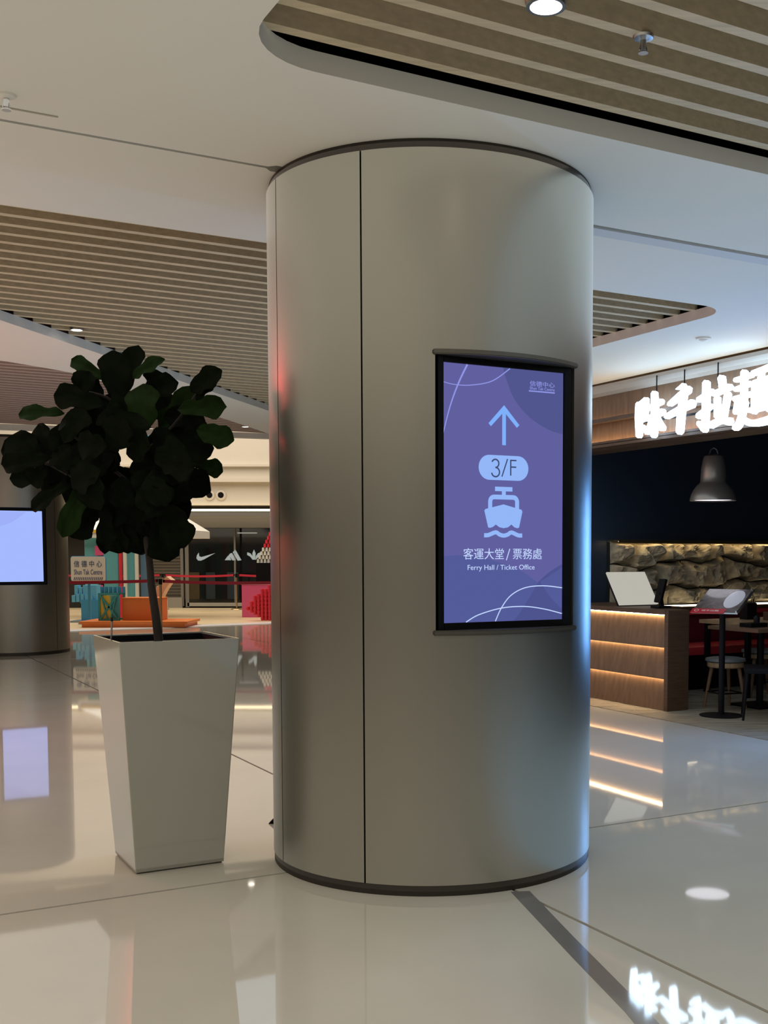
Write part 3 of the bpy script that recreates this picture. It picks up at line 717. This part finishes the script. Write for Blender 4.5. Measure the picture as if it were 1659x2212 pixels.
# red bench against the wall
bn = thing('bench', 'long red upholstered bench under the rock wall', 'bench', G(8.4, 10.0), GR)
obj('backrest', bx((2.2, .10, .67), (5.4, .14, .40), bev=.02), m_redd, bn, True)
obj('back_cap', bx((2.2, .07, .835), (5.4, .20, .05), bev=.015), m_red, bn, True)
obj('shelf_ledge', bx((2.2, .12, .885), (5.4, .22, .04)), m_wood, bn)
obj('seat', bx((2.2, -.28, .45), (5.4, .56, .09), bev=.02), m_red, bn, True)
obj('plinth', bx((2.2, -.20, .20), (5.4, .34, .40)), m_black, bn)
# counter
ct = thing('counter', 'walnut reception counter with three glowing bands', 'counter', G(7.0, 8.39), GR)
obj('end_panel', bx((.12, .03, .485), (.26, .055, .97), bev=.003), m_wood, ct)
obj('countertop', bx((.12, .30, .9475), (.26, .60, .045), bev=.003), m_wood, ct)
obj('countertop', bx((.32, 1.22, .9475), (.66, 1.24, .045), bev=.003), m_wood, ct)
obj('body', bx((.165, .33, .46), (.15, .53, .92)), m_wood, ct)
obj('body', bx((.35, 1.22, .46), (.55, 1.24, .92)), m_wood, ct)
for zt, zb3 in ((.915, .620), (.615, .318), (.312, .004)):
    bm = NB(); prism(bm, [(.050, zt), (.004, zb3+.02), (.0, zb3-.012 if zb3 > .01 else zb3), (.018, zb3-.012 if zb3 > .01 else zb3), (.09, zt)], .058, 1.84, lambda x, y, z: (x, z, y))
    obj('wood_band', bm, m_woodl, ct)
    obj('led_strip', bx((.036, .95, zt+.006), (.016, 1.77, .006)), EM('led_counter', (1.0, .68, .36), 42.0), ct)
# panel and till on the counter
wp = thing('menu_monitor', 'white leaning panel standing on the counter', 'monitor', G(7.34, 9.28, .981), GR)
sm = Matrix.Rotation(R_(-35), 4, 'X')
def lean(bm): bm.transform(sm); return bm
obj('panel', lean(bx((0, 0, .205), (.50, .02, .40), bev=.004)), EM('white_panel', (.78, .75, .66), .62), wp)
obj('frame', lean(bx((0, .018, .205), (.515, .018, .415), bev=.004)), m_black, wp)
obj('prop', bx((.1, .20, .10), (.04, .02, .24), rx=R_(20)), m_black, wp)
tp = thing('card_terminal', 'thin black tablet terminal seen edge-on beside the white panel', 'terminal', G(7.22, 8.78, .9715), GR)
obj('stand', bx((0, .0, .012), (.16, .13, .022), bev=.004), m_black, tp)
obj('stem', bx((0, .005, .08), (.04, .03, .14), rx=R_(-12)), m_black, tp)
obj('screen_body', bx((.01, .02, .17), (.03, .10, .24), ry=R_(16), bev=.006), m_bezel, tp)
# menu stand
ms = thing('menu_stand', 'black floor stand holding a tilted menu in front of the counter end', 'stand', (2.315, 10.50, .002), 0)
obj('base', lathe(NB(), [(0, 0), (.20, 0), (.20, .008), (.06, .016), (0, .016)], seg=40), m_black, ms, True)
obj('pole', tube(NB(), [(0, 0, .012), (0, 0, 1.05)], .028, 16), m_black, ms, True)
MB = Matrix.Translation((.0, .0, 1.075)) @ Matrix.Rotation(R_(-32), 4, 'Z') @ Matrix.Rotation(R_(23), 4, 'X')
def mb(bm): bm.transform(MB); return bm
obj('tray', mb(bx((0, 0, -.012), (.44, .50, .016), bev=.003)), m_steel, ms)
obj('menu_sheet', mb(bx((.0, .0, .0), (.42, .48, .006))), M('menu_print', (.10, .08, .075), .25, vary=.8, vscale=9, coat=.6), ms)
obj('menu_photo', mb(prism(NB(), [(x*.085+.105, y*.19+.02) for x, y in arcp(0, 0, 1, 0, 360, 22)[:-1]], .003, .005)), M('menu_white', (.72, .70, .76), .2, coat=.5), ms)
obj('menu_banner', mb(bx((-.06, -.235, .001), (.32, .09, .008))), M('menu_red', (.42, .01, .02), .35), ms)
for sx_ in (-1, 1):
    obj('corner_clip', mb(lathe(NB(), [(0, -.015), (.012, -.015), (.012, .01), (0, .014)], c=(.205, sx_*.235, 0), seg=12)), m_steel, ms, True)
b2 = NB(); quads(b2, stroke(arcp(0, 0, .020, 0, 360, 18), .004), .0, .001)
BR = Matrix.Translation((-.17, -.235, .006))
b2.transform(MB @ BR); obj('banner_mark', b2, m_white, ms)
me = text_mesh('味千拉麵', .05, .0004); fit(me, -.08, .08, -.014, .014); me.transform(MB @ Matrix.Translation((-.04, -.235, .006)))
obj('banner_lettering', me, m_white, ms)
# dining table by the bench
tb = thing('dining_table', 'pale wood table between counter end and red bench', 'table', G(8.95, 9.1), GR)
obj('tabletop', bx((0, 0, .775), (1.25, .75, .04), bev=.004), m_tabwood, tb)
for sx_ in (-1, 1):
    for sy_ in (-1, 1): obj('leg', bx((sx_*.56, sy_*.31, .378), (.05, .05, .756)), m_black, tb)
# small things on that table
cd = thing('chopstick_box', 'black caddy with chopsticks on the pale table', 'caddy', G(8.78, 9.2, .796), GR)
obj('caddy', bx((0, 0, .09), (.14, .12, .18), bev=.006), m_black, cd)
for k, (dx, a) in enumerate(((.03, 14), (.05, 24), (.08, -8))):
    obj('chopstick', tube(NB(), [(dx, 0, .12), (dx+.10*math.sin(R_(a)), 0, .24)], .004, 6), m_black, cd)
tr_ = thing('napkin_holder', 'dark wooden napkin holder on the pale table behind the menu', 'holder', G(9.0, 8.95, .796), GR)
obj('holder_body', bx((0, 0, .03), (.30, .12, .06), bev=.004), m_black, tr_)
obj('holder_side', bx((-.16, 0, .045), (.03, .14, .09)), m_wood, tr_)
obj('holder_side', bx((.16, 0, .045), (.03, .14, .09)), m_wood, tr_)
# stool
def stool(loc, label, rz, grp=None):
    st = thing('stool', label, 'stool', loc, rz, grp)
    obj('cushion', lathe(NB(), [(0, .455), (.17, .455), (.195, .47), (.19, .492), (.14, .502), (0, .503)], seg=36), M('stool_cushion', (.13, .14, .15), .5), st, True)
    obj('seat_ring', lathe(NB(), [(0, .405), (.165, .405), (.175, .415), (.175, .455), (0, .455)], seg=36), m_tabwood, st, True)
    for k in range(4):
        a = R_(45+90*k); obj('leg', tube(NB(), [(.13*math.cos(a), .13*math.sin(a), .41), (.205*math.cos(a), .205*math.sin(a), .0)], [.020, .014], 10), M('stool_leg', (.20, .11, .06), .5), st, True)
    for k in range(4):
        a, b = R_(45+90*k), R_(135+90*k); obj('stretcher', tube(NB(), [(.175*math.cos(a), .175*math.sin(a), .16), (.175*math.cos(b), .175*math.sin(b), .16)], .008, 8), m_black, st, True)
    return st
stool((2.46, 11.0, .002), 'round grey-cushioned stool with splayed wooden legs behind the menu stand', R_(20))
stool((3.05, 12.0, .002), 'round cushioned stool farther back, beside the red bench', R_(5))
# second table with black pedestal
t2 = thing('cafe_table', 'dark wood table on a black pedestal at the right edge', 'table', (2.80, 11.15, .002), GR)
obj('tabletop', bx((.05, 0, .775), (.75, .70, .035), bev=.004), M('dark_table_wood', (.16, .09, .05), .5), t2)
obj('pedestal', tube(NB(), [(.05, 0, .02), (.05, 0, .757)], .035, 14), m_black, t2, True)
obj('base', bx((.05, 0, .012), (.42, .42, .022), bev=.006), m_black, t2)
cb = thing('condiment_tray', 'small black tray on the dark table at the right edge', 'tray', (2.74, 11.05, .796), GR)
obj('tray_body', bx((0, 0, .02), (.22, .16, .04), bev=.006), m_black, cb)
obj('jar', lathe(NB(), [(0, .04), (.03, .04), (.03, .09), (.015, .11), (0, .11)], c=(.04, 0, 0), seg=16), m_black, cb, True)
# chair with bent wooden arm rail
chx, chy = 2.70, 10.35
ch = thing('armchair', 'black-legged chair with bent pale wooden back rail at the right edge', 'chair', (chx, chy, .002), R_(78))
obj('seat', bx((.0, .0, .45), (.44, .42, .05), bev=.02), m_black, ch, True)
for sx_, sy_ in ((-1, -1), (1, -1), (-1, 1), (1, 1)):
    obj('leg', tube(NB(), [(sx_*.19, sy_*.18, .44), (sx_*.215, sy_*.215, .0)], [.017, .011], 10), m_black, ch, True)
for sx_ in (-1, 1):
    obj('back_post', tube(NB(), [(sx_*.20, -.18, .44), (sx_*.24, -.15, .93)], .012, 10), m_black, ch, True)
rail = [(-.235, -.03, .76), (-.245, -.10, .84), (-.235, -.17, .96), (-.18, -.23, 1.01), (-.06, -.26, 1.02), (.06, -.26, 1.02), (.18, -.23, 1.01), (.235, -.17, .96), (.245, -.10, .84), (.235, -.03, .76)]
obj('back_rail', tube(NB(), smooth_path([(x, y, z) for x, y, z in rail], 4), .017, 10), M('bent_wood', (.55, .36, .17), .4), ch, True, label='pale bent wooden rail')
for k in range(5): obj('spindle', tube(NB(), [(-.14+.07*k, -.19, .46), (-.16+.08*k, -.25, 1.01)], .006, 8), m_black, ch, True)
# pendant lamp
pd = thing('pendant_lamp', 'dark bell-shaped pendant lamp under the glowing shop sign', 'lamp', (2.47, 11.73, 2.05))
obj('lamp_shade', lathe(NB(), [(.236, .0), (.234, .02), (.222, .065), (.20, .11), (.17, .15), (.140, .178), (.130, .195), (.129, .25), (.122, .34), (.105, .43), (.095, .455), (.07, .468), (.0, .470), (.0, .465), (.09, .44), (.12, .3), (.12, .2), (.165, .145), (.215, .06), (.228, .01), (.236, .0)], seg=48), m_lamp, pd, True)
obj('lamp_glow', lathe(NB(), [(0, .018), (.225, .018), (.225, .012), (0, .012)], seg=40), EM('pendant_glow', (.93, .90, 1.0), 1.9), pd)
obj('yoke', tube(NB(), [(-.045, 0, .475), (-.03, 0, .52), (0, 0, .54), (.03, 0, .52), (.045, 0, .475)], .006, 8), m_steel, pd, True)
obj('cord', tube(NB(), [(0, 0, .54), (0, 0, 1.25)], .005, 8), m_black, pd, True)
# sign: four brush-written characters, each its own lit letter
sg = thing('shop_sign', 'glowing white four-character sign hanging on the wooden header', 'sign', (0, 0, 0), GR)
CH = {
 '味': [((.10, .80, .17), (.09, .50, .20), (.13, .10, .19)), ((.08, .76, .13), (.38, .86, .16)), ((.36, .84, .17), (.33, .50, .16)), ((.12, .42, .14), (.36, .46, .14)), ((.45, .66, .15), (.92, .76, .18)), ((.42, .44, .16), (.97, .54, .2)), ((.66, .97, .18), (.70, .5, .22), (.66, .06, .19)), ((.62, .44, .16), (.42, .14, .16)), ((.74, .44, .18), (.97, .18, .19)), ((.22, .30, .14), (.35, .20, .18))],
 '千': [((.78, .90, .24), (.52, .80, .22), (.14, .66, .13)), ((.04, .42, .16), (.5, .52, .2), (.92, .60, .26)), ((.62, .80, .2), (.54, .45, .26), (.50, .06, .22)), ((.40, .94, .0), (.62, .97, .22))],
 '拉': [((.24, .94, .20), (.25, .5, .2), (.22, .06, .17)), ((.02, .64, .16), (.42, .76, .17)), ((.02, .34, .19), (.40, .50, .15)), ((.20, .10, .2), (.04, .22, .14)), ((.70, .98, .20), (.74, .80, .19)), ((.50, .70, .17), (.96, .78, .18)), ((.58, .62, .16), (.60, .28, .17)), ((.90, .66, .18), (.78, .26, .18)), ((.40, .14, .20), (.70, .20, .18), (.98, .16, .24))],
 '麵': [((.26, .98, .17), (.26, .46, .17)), ((.04, .86, .13), (.46, .90, .14)), ((.04, .70, .13), (.46, .76, .13)), ((.02, .54, .15), (.48, .58, .14)), ((.10, .48, .15), (.06, .30, .15)), ((.30, .46, .15), (.16, .12, .2), (.04, .04, .18)), ((.10, .34, .13), (.48, .30, .15)), ((.18, .20, .14), (.5, .08, .18), (.98, .10, .24)), ((.50, .92, .15), (.98, .98, .18)), ((.72, .94, .13), (.68, .76, .13)), ((.54, .74, .14), (.54, .26, .15)), ((.54, .76, .13), (.96, .80, .14)), ((.94, .80, .16), (.92, .26, .16)), ((.68, .72, .12), (.68, .32, .12)), ((.80, .74, .12), (.80, .32, .12)), ((.54, .30, .14), (.94, .32, .14)), ((.66, .52, .10), (.84, .54, .10))]}
for ci, (chn, vv0, vv1, zz0, zz1) in enumerate((('味', 8.865, 8.445, 2.60, 3.045), ('千', 8.420, 8.005, 2.60, 3.050), ('拉', 7.965, 7.535, 2.58, 3.065), ('麵', 7.500, 7.040, 2.575, 3.075))):
    bm = NB()
    for st_ in CH[chn]:
        P = [(vv0+(vv1-vv0)*x, zz0+(zz1-zz0)*y) for x, y, _ in st_]; Wd = [max(.02, w_)*.46*.31 for _, _, w_ in st_]
        if len(P) == 2: P = [P[0], ((P[0][0]+P[1][0])/2, (P[0][1]+P[1][1])/2), P[1]]; Wd = [Wd[0], (Wd[0]+Wd[1])/2*.9, Wd[1]]
        sp = smooth_path(P, 5); n_ = len(sp); ww = []
        for i in range(n_):
            t = i/(n_-1)*(len(Wd)-1); a = min(int(t), len(Wd)-2); ww.append(Wd[a]+(Wd[a+1]-Wd[a])*(t-a))
        L, Rr = [], []
        for i, p in enumerate(sp):
            a = Vector(sp[max(i-1, 0)]); b = Vector(sp[min(i+1, n_-1)]); d = (b-a).normalized(); nn = Vector((-d.y, d.x))
            L.append(tuple(Vector(p)+nn*ww[i])); Rr.append(tuple(Vector(p)-nn*ww[i]))
        d0 = (Vector(sp[0])-Vector(sp[1])).normalized(); d1 = (Vector(sp[-1])-Vector(sp[-2])).normalized()
        e0 = tuple(Vector(sp[0])+d0*ww[0]*.7); e1 = tuple(Vector(sp[-1])+d1*ww[-1]*.7)
        prism(bm, [e0]+L+[e1]+Rr[::-1], 6.93, 6.98, lambda x, y, z: (z, x, y))
    obj('sign_character', bm, m_sign, sg)
for v_ in (8.60, 7.10, 7.75, 8.2):
    obj('hanging_rod', tube(NB(), [(6.99, v_, 3.0), (6.99, v_, 3.20)], .006, 8), m_black, sg, True)
obj('mounting_bar', bx((6.99, 7.9, 2.78), (.02, 1.9, .02)), m_black, sg)

# ================================================================== CEILING FIXTURES
def at_px(px, py, z):
    Y = (z-1.5)*2452.7/(1198.0-py); return Vector(((px-1020.8)/2452.7*Y, Y, z))
downlight((-3.21, 9.35, 3.325), .058, 'small lit downlight in the slats above the fig tree')
downlight((-3.24, 16.35, 3.325), .07, 'tiny distant downlight in the brown slats left of the column')
t = downlight((.2425, 3.88, 3.315), .066, 'chrome downlight shining at the top edge of the slatted recess')
bm = NB(); lathe(bm, [(.066, 0), (.070, .005), (.070, .09), (.0, .09), (0, .085), (.06, .085), (.06, .0), (.066, 0)], seg=32)
obj('housing', bm, m_steel, t, True)
def sprinkler(loc, label, cover):
    s_ = thing('sprinkler_head', label, 'sprinkler', loc)
    obj('escutcheon', lathe(NB(), [(0, 0), (.038, 0), (.034, -.008), (.015, -.014), (0, -.014)], seg=24), cover, s_, True)
    obj('stem', lathe(NB(), [(0, -.012), (.010, -.012), (.010, -.045), (0, -.045)], seg=14), m_steel, s_, True)
    obj('deflector', lathe(NB(), [(0, -.058), (.018, -.058), (.018, -.054), (0, -.052)], seg=16), m_steel, s_, True)
    for q in (-1, 1): obj('frame_arm', tube(NB(), [(q*.010, 0, -.03), (q*.013, 0, -.045), (q*.004, 0, -.056)], .003, 6), m_steel, s_, True)
sprinkler((.603, 4.14, 3.325), 'sprinkler head between the slats at upper right', m_steel)
sprinkler((-1.78, 4.46, 3.25), 'sprinkler head on the plain ceiling at far left', m_ceil)
sd = thing('smoke_detector', 'small white round detector on the ceiling near the shop header', 'detector', (1.87, 9.33, 3.25))
obj('base', lathe(NB(), [(0, 0), (.062, 0), (.060, -.014), (0, -.014)], seg=28), m_ceil, sd, True)
obj('sensor_cap', lathe(NB(), [(0, -.032), (.02, -.030), (.034, -.022), (.036, -.014), (0, -.014)], seg=28), m_white, sd, True)

# ================================================================== EVENT AREA IN THE ATRIUM
m_pad = M('event_floor', (.82, .66, .42), .35, vary=.18, vscale=.6)
m_padw = M('event_border', (.85, .85, .88), .3)
pad = struct_empty('floor.001', (0, 0, 0))
obj('event_floor', prism(NB(), [(-13.0, 18.9), (-3.0, 26.0), (-3.0, 31.8), (-13.0, 31.8)], .0, .006), m_pad, pad)
obj('event_border', prism(NB(), [(-13.0, 18.3), (-3.0, 25.45), (-3.0, 26.2), (-13.0, 19.05)], .0, .010), m_padw, pad)
def C3(name, r, g_, b, rough=.45): return M(name, (r, g_, b), rough)
m_or = C3('orange', .80, .22, .04); m_tq = C3('turquoise', .13, .42, .46); m_bl = C3('toy_blue', .05, .30, .55); m_pk = C3('pink', .70, .10, .25)
m_rd = C3('toy_red', .75, .03, .06); m_yl = C3('toy_yellow', .85, .55, .05); m_te = C3('teal', .04, .30, .32); m_pe = C3('peach', .85, .55, .36); m_cr = C3('cream', .80, .78, .70)
m_gold = M('gold_post', (.55, .38, .2), .3, metal=1)
def between(px0, px1, Y): return (XY(px0, Y), XY(px1, Y))
def slab(name, px0, px1, py0, py1, Y, dep, mat, parent, o, bev=0.01):
    xa, xb = between(px0, px1, Y); za_, zb_ = max(0, ZY(py1, Y)), ZY(py0, Y)
    return obj(name, bx(((xa+xb)/2-o[0], Y+dep/2-o[1], (za_+zb_)/2-o[2]), (xb-xa, dep, zb_-za_), bev=bev), mat, parent)
o_ = (XY(286, 23.2), 23.2, .006)
st = thing('stage', 'low orange stage platform in the bright event area', 'platform', o_)
obj('deck', bx((0, .55, .10), (2.22, 1.1, .05), bev=.01), m_or, st); obj('skirt', bx((0, .55, .0375), (2.12, 1.04, .075)), m_or, st)
o_ = (XY(302, 23.6)+.03, 23.6, .1325)
ob = thing('orange_box', 'big plain orange box on the orange stage', 'box', o_)
obj('box_body', bx((0, .25, .225), (.81, .5, .45), bev=.012), m_or, ob); obj('box_lid', bx((0, .25, .46), (.83, .52, .02), bev=.005), m_or, ob)
o_ = (XY(235, 23.5), 23.5, .1325)
cr = thing('braced_crate', 'teal cross-braced crate with a yellow panel left of the orange box', 'crate', o_)
for sx_ in (-1, 1):
    for sy_ in (0, .38): obj('post', bx((sx_*.20, sy_, .28), (.04, .04, .56)), m_te, cr)
for zz in (.02, .55): obj('rail', bx((0, 0, zz), (.44, .045, .04)), m_te, cr); obj('rail', bx((0, .38, zz), (.44, .045, .04)), m_te, cr)
for s_ in (-1, 1): obj('brace', bx((0, -.01, .28), (.035, .03, .66), ry=s_*R_(36)), m_te, cr)
for s_ in (-1, 1): obj('brace', bx((s_*.09, -.008, .26), (.025, .03, .52), ry=s_*R_(14)), m_te, cr)
obj('yellow_panel', bx((-.08, .02, .28), (.20, .02, .48)), m_yl, cr)
obj('teal_panel', bx((.11, .04, .28), (.16, .02, .48)), C3('teal_light', .12, .40, .40), cr)
for k in range(6): obj('drum', lathe(NB(), [(0, .57), (.035, .57), (.035, .70), (0, .70)], c=(-.17+.09*k, .1, 0), seg=14), m_bl, cr, True)
o_ = (XY(190, 25), 25, .006)
bt = thing('block_sculpture', 'stacked light blue block sculpture under the centre sign board', 'sculpture', o_)
random.seed(3)
obj('block', bx((.05, .2, .25), (.42, .4, .5), bev=.01), m_bl, bt); obj('block', bx((.02, .2, .66), (.30, .3, .32), bev=.01), C3('sky', .12, .45, .70), bt)
for k in range(9): obj('block', bx((-.33+.085*(k % 5)+.01*k, .12+.04*(k//5), .52+.17*(k//5)+.02*(k % 2)), (.078, .2, .15+.03*(k % 3)), bev=.006), C3('sky', .12, .45, .70), bt)
obj('base_plate', bx((0, .2, .02), (.75, .6, .04)), C3('grey_blue', .25, .32, .40), bt)
# kiosk
KY = 26.4
o_ = (XY(297, KY), KY, .006)
ks = thing('kiosk', 'turquoise pop-up kiosk with white and yellow roof behind the tree', 'kiosk', o_)
def kp(px0, px1, py0, py1, mat, name, dy=0, dep=.08): 
    xa, xb = between(px0, px1, KY); obj(name, bx(((xa+xb)/2-o_[0], dy, (max(.0, ZY(py1, KY)-.006)+ZY(py0, KY))/2), (xb-xa, dep, ZY(py0, KY)-max(.0, ZY(py1, KY)-.006))), mat, ks)
kp(186, 212, 1160, 1338, m_tq, 'side_panel'); kp(228, 259, 1160, 1338, m_tq, 'front_panel', -.05); kp(262, 268, 1160, 1338, m_rd, 'red_pole', -.1, .06); kp(271, 278, 1160, 1338, m_cr, 'white_post', -.1, .06)
kp(278, 296, 1160, 1338, m_tq, 'front_panel', -.03); kp(296, 303, 1160, 1338, m_cr, 'white_post', -.1, .06); kp(306, 320, 1160, 1338, C3('steel_blue', .10, .20, .32), 'side_panel', .0); kp(212, 228, 1178, 1338, m_black, 'doorway', .3)
kp(210, 228, 1180, 1200, m_pk, 'pink_pennant', -.1, .02); kp(214, 226, 1264, 1276, m_pk, 'pink_pennant', -.1, .02)
xa, xb = between(168, 424, KY); ww = (xb-xa)/2; z0r = ZY(1163, KY); z1r = ZY(1147, KY); z2r = ZY(1095, KY)
obj('roof_band', bx((0, .6, (z0r+z1r)/2), (ww*2, 1.6, z1r-z0r)), C3('roof_white', .85, .85, .82), ks)
bm = NB(); vs_ = [bm.verts.new(p) for p in ((-ww, -.2, z1r), (ww, -.2, z1r), (ww, 1.4, z1r), (-ww, 1.4, z1r), (-ww*.45, .6, z2r), (ww*.45, .6, z2r))]
for f_ in ((0, 1, 5, 4), (1, 2, 5), (2, 3, 4, 5), (3, 0, 4), (3, 2, 1, 0)): bm.faces.new([vs_[i] for i in f_])
obj('roof', bm, C3('roof_white', .85, .85, .82), ks)
obj('roof_stripe', bx((0, -.215, z1r-.02), (ww*1.9, .02, .07)), m_yl, ks)
# hanging blue pleated banner in the atrium
hb = thing('hanging_banner', 'hanging pleated blue banner glimpsed through the leaves', 'banner', (XY(338, 27), 27, ZY(990, 27)))
for k in range(5): obj('pleat', tube(NB(), [(-.22+.11*k, 0, 0), (-.22+.12*k, 0, .55)], [.05, .06], 8), m_bl, hb, True)
obj('rod', tube(NB(), [(-.32, 0, .57), (.40, 0, .57)], .02, 8), m_steel, hb); obj('cord', tube(NB(), [(0, 0, .57), (0, 0, 5.15)], .008, 6), m_black, hb)
# centre sign board
SY = 24.4; o_ = (XY(192, SY), SY, .006)
sb = thing('sign_board', 'white sign board with Chinese and English lettering in the event area', 'sign', o_)
za_, zb_ = ZY(1256, SY), ZY(1203, SY); hw = (XY(229, SY)-XY(155, SY))/2
bp_ = round_poly([(-hw, za_), (hw, za_), (hw, zb_), (-hw, zb_)], [.05]*4, 5)
obj('board', prism(NB(), bp_, -.02, .02, lambda x, y, z: (x, z, y)), m_white, sb)
obj('blue_edge', prism(NB(), [(x*1.03, (y-(za_+zb_)/2)*1.04+(za_+zb_)/2) for x, y in bp_], .0, .03, lambda x, y, z: (x, z, y)), m_bl, sb)
rotm = Matrix.Translation((0, -.023, 0)) @ Matrix.Rotation(R_(90), 4, 'X')
m_txt = C3('ink_blue', .10, .13, .25)
me = text_mesh('信 德 中 心', .1, .001, .001); fit(me, -hw*.82, hw*.82, za_+.30, za_+.44); me.transform(rotm); obj('lettering', me, m_txt, sb)
me = text_mesh('Shun Tak Centre', .1, .001, .001); fit(me, -hw*.82, hw*.82, za_+.14, za_+.25); me.transform(rotm); obj('lettering', me, m_txt, sb)
bm = NB()
for k in range(16): x = -hw*.86+k*hw*1.72/16; prism(bm, [(x, za_+.02), (x+.018, za_+.02), (x+.038, za_+.085), (x+.020, za_+.085)], -.026, -.021, lambda x, y, z: (x, z, y))
obj('hatching', bm, m_txt, sb)
obj('post', bx((0, .03, za_/2), (.05, .04, za_)), m_bl, sb); obj('foot', bx((0, .03, .015), (.40, .30, .03)), m_bl, sb)
# stanchions and belts
def stanchion(x, y, z, label, h=.95):
    s_ = thing('stanchion', label, 'barrier post', (x, y, z))
    obj('post', tube(NB(), [(0, 0, .015), (0, 0, h)], .022, 12), m_gold, s_, True); obj('foot', lathe(NB(), [(0, 0), (.16, 0), (.15, .015), (.04, .035), (0, .035)], seg=24), m_gold, s_, True)
    obj('belt_head', lathe(NB(), [(0, h), (.032, h), (.032, h-.10), (0, h-.10)], seg=14), m_black, s_, True)
m_belt = M('belt_red', (.50, .015, .04), .5)
def belt(p, q, z, label, n=1):
    p = Vector(p); q = Vector(q); d = q-p; L = d.length
    b_ = thing('barrier_belt', label, 'barrier belt', (p.x, p.y, z), math.atan2(d.y, d.x))
    pts = [(L*i/12, -.035*4*(i/12)*(1-i/12)) for i in range(13)]
    bm = NB(); P = [(x, y+.028) for x, y in pts]+[(x, y-.028) for x, y in pts[::-1]]
    quads(bm, P, -.002, .002); bm.transform(Matrix.Rotation(R_(90), 4, 'X')); obj('webbing', bm, m_belt, b_)
    obj('clip', bx((.02, 0, 0), (.04, .012, .05)), m_black, b_); obj('clip', bx((L-.02, 0, 0), (.04, .012, .05)), m_black, b_)
fx = [XY(-60, 20.5), XY(347, 20.5), XY(700, 20.5)]
stanchion(fx[1], 20.5, .0, 'gold barrier post right behind the fig trunk', 1.06); stanchion(fx[0], 20.5, 0, 'gold barrier post hidden behind the distant column', 1.06); stanchion(fx[2], 20.5, .0, 'gold barrier post concealed behind the large column', 1.06)
belt((fx[0]+.04, 20.5), (fx[1]-.04, 20.5), 1.03, 'near red barrier belt left of the fig trunk'); belt((fx[1]+.04, 20.5), (fx[2]-.04, 20.5), 1.02, 'near red barrier belt between fig trunk and large column')
bxs = [XY(120, 31), XY(352, 31), XY(511, 31), XY(690, 31)]
for x, l in zip(bxs, ('far barrier post at the left end of the dark shops', 'far barrier post before the roller shutter', 'far gold barrier post between the sports logos', 'far barrier post past the pin sculpture')): stanchion(x, 31, .006 if x > -13 else 0, l, .97)
for a, b, l in zip(bxs, bxs[1:], ('far red belt behind the kiosk', 'far red belt in front of shutter and first logo', 'far red belt in front of the right-hand logos')): belt((a+.04, 31), (b-.04, 31), .94, l)
# pink display box, red pin array, cup stack
PY = 27.0; o_ = (XY(565, PY), PY, .006)
pk = thing('pink_plinth', 'bright pink display box next to the large column', 'plinth', o_)
hw = XY(608, PY)-XY(565, PY); hp = ZY(1264, PY)
obj('plinth_body', bx((0, .25, hp/2), (hw*2, .5, hp), bev=.01), m_pk, pk); obj('plinth_top', bx((0, .25, hp+.008), (hw*2+.02, .52, .016)), C3('pink_pale', .80, .35, .42), pk)
PY2 = 25.6; o_ = (XY(568, PY2), PY2, .012)
pa = thing('tube_sculpture', 'red pin-like tube sculpture in front of the pink box', 'sculpture', o_)
hs = [.30, .42, .50, .60, .66, .70, .72, .72, .70, .66]
for r in range(2):
    for k in range(10):
        x = (XY(534, PY2)-o_[0])+.083*k+.03*r; lo = .0 if k > 3 else .22-.05*k
        prof = [(0, lo)]; z = lo
        while z < hs[k]:
            prof += [(.026, z+.005), (.038, z+.04), (.026, z+.085)]; z += .09
        prof.append((0, z))
        obj('pin', lathe(NB(), prof, c=(x, .09*r, 0), seg=12), m_rd, pa, True)
for zz in (.27, .31): obj('tie_bar', bx((XY(534, PY2)-o_[0]+.40, .045, zz), (.80, .10, .012)), m_rd, pa)
PY3 = 27.2; zc3 = ZY(1216, PY3)
o_ = (XY(585, PY3), PY3, hp+.022)
cs = thing('cup_pyramid', 'pyramid of white and red cups on a black stand above the pink box', 'cup stack', o_)
obj('stand', bx((0, .05, (zc3-o_[2])/2), (.66, .30, zc3-o_[2]), bev=.005), m_black, cs)
cw = .083
for r in range(8):
    n_ = 8-r
    for k in range(n_):
        x = (k-(n_-1)/2)*cw; zb4 = zc3-o_[2]+r*.092
        obj('cup', lathe(NB(), [(0, zb4), (.036, zb4), (.030, zb4+.088), (0, zb4+.088)], c=(x, .0, 0), seg=12), m_cr if r < 4 else m_rd, cs, True)
# small slide figure beside the trunk
o_ = (XY(342, 24.6), 24.6, .006)
sl = thing('toy_slide', 'peach toy slide behind the orange box and the fig trunk', 'toy', o_)
pth = [(-.24, .62), (-.10, .70), (.02, .86), (.16, 1.02), (.26, 1.06)]
quads(bm := NB(), stroke(smooth_path([(.28, .98), (.12, .78), (.02, .60), (.0, .45)]), .14, .22), -.16, .16); bm.transform(Matrix.Rotation(R_(90), 4, 'X')); obj('chute', bm, m_pe, sl)
obj('support', bx((-.14, 0, .42), (.05, .30, .84), ry=R_(24)), m_pe, sl); obj('support', bx((.05, 0, .25), (.22, .30, .5)), m_cr, sl); obj('foot', bx((.08, -.05, .03), (.55, .4, .06)), m_pe, sl)
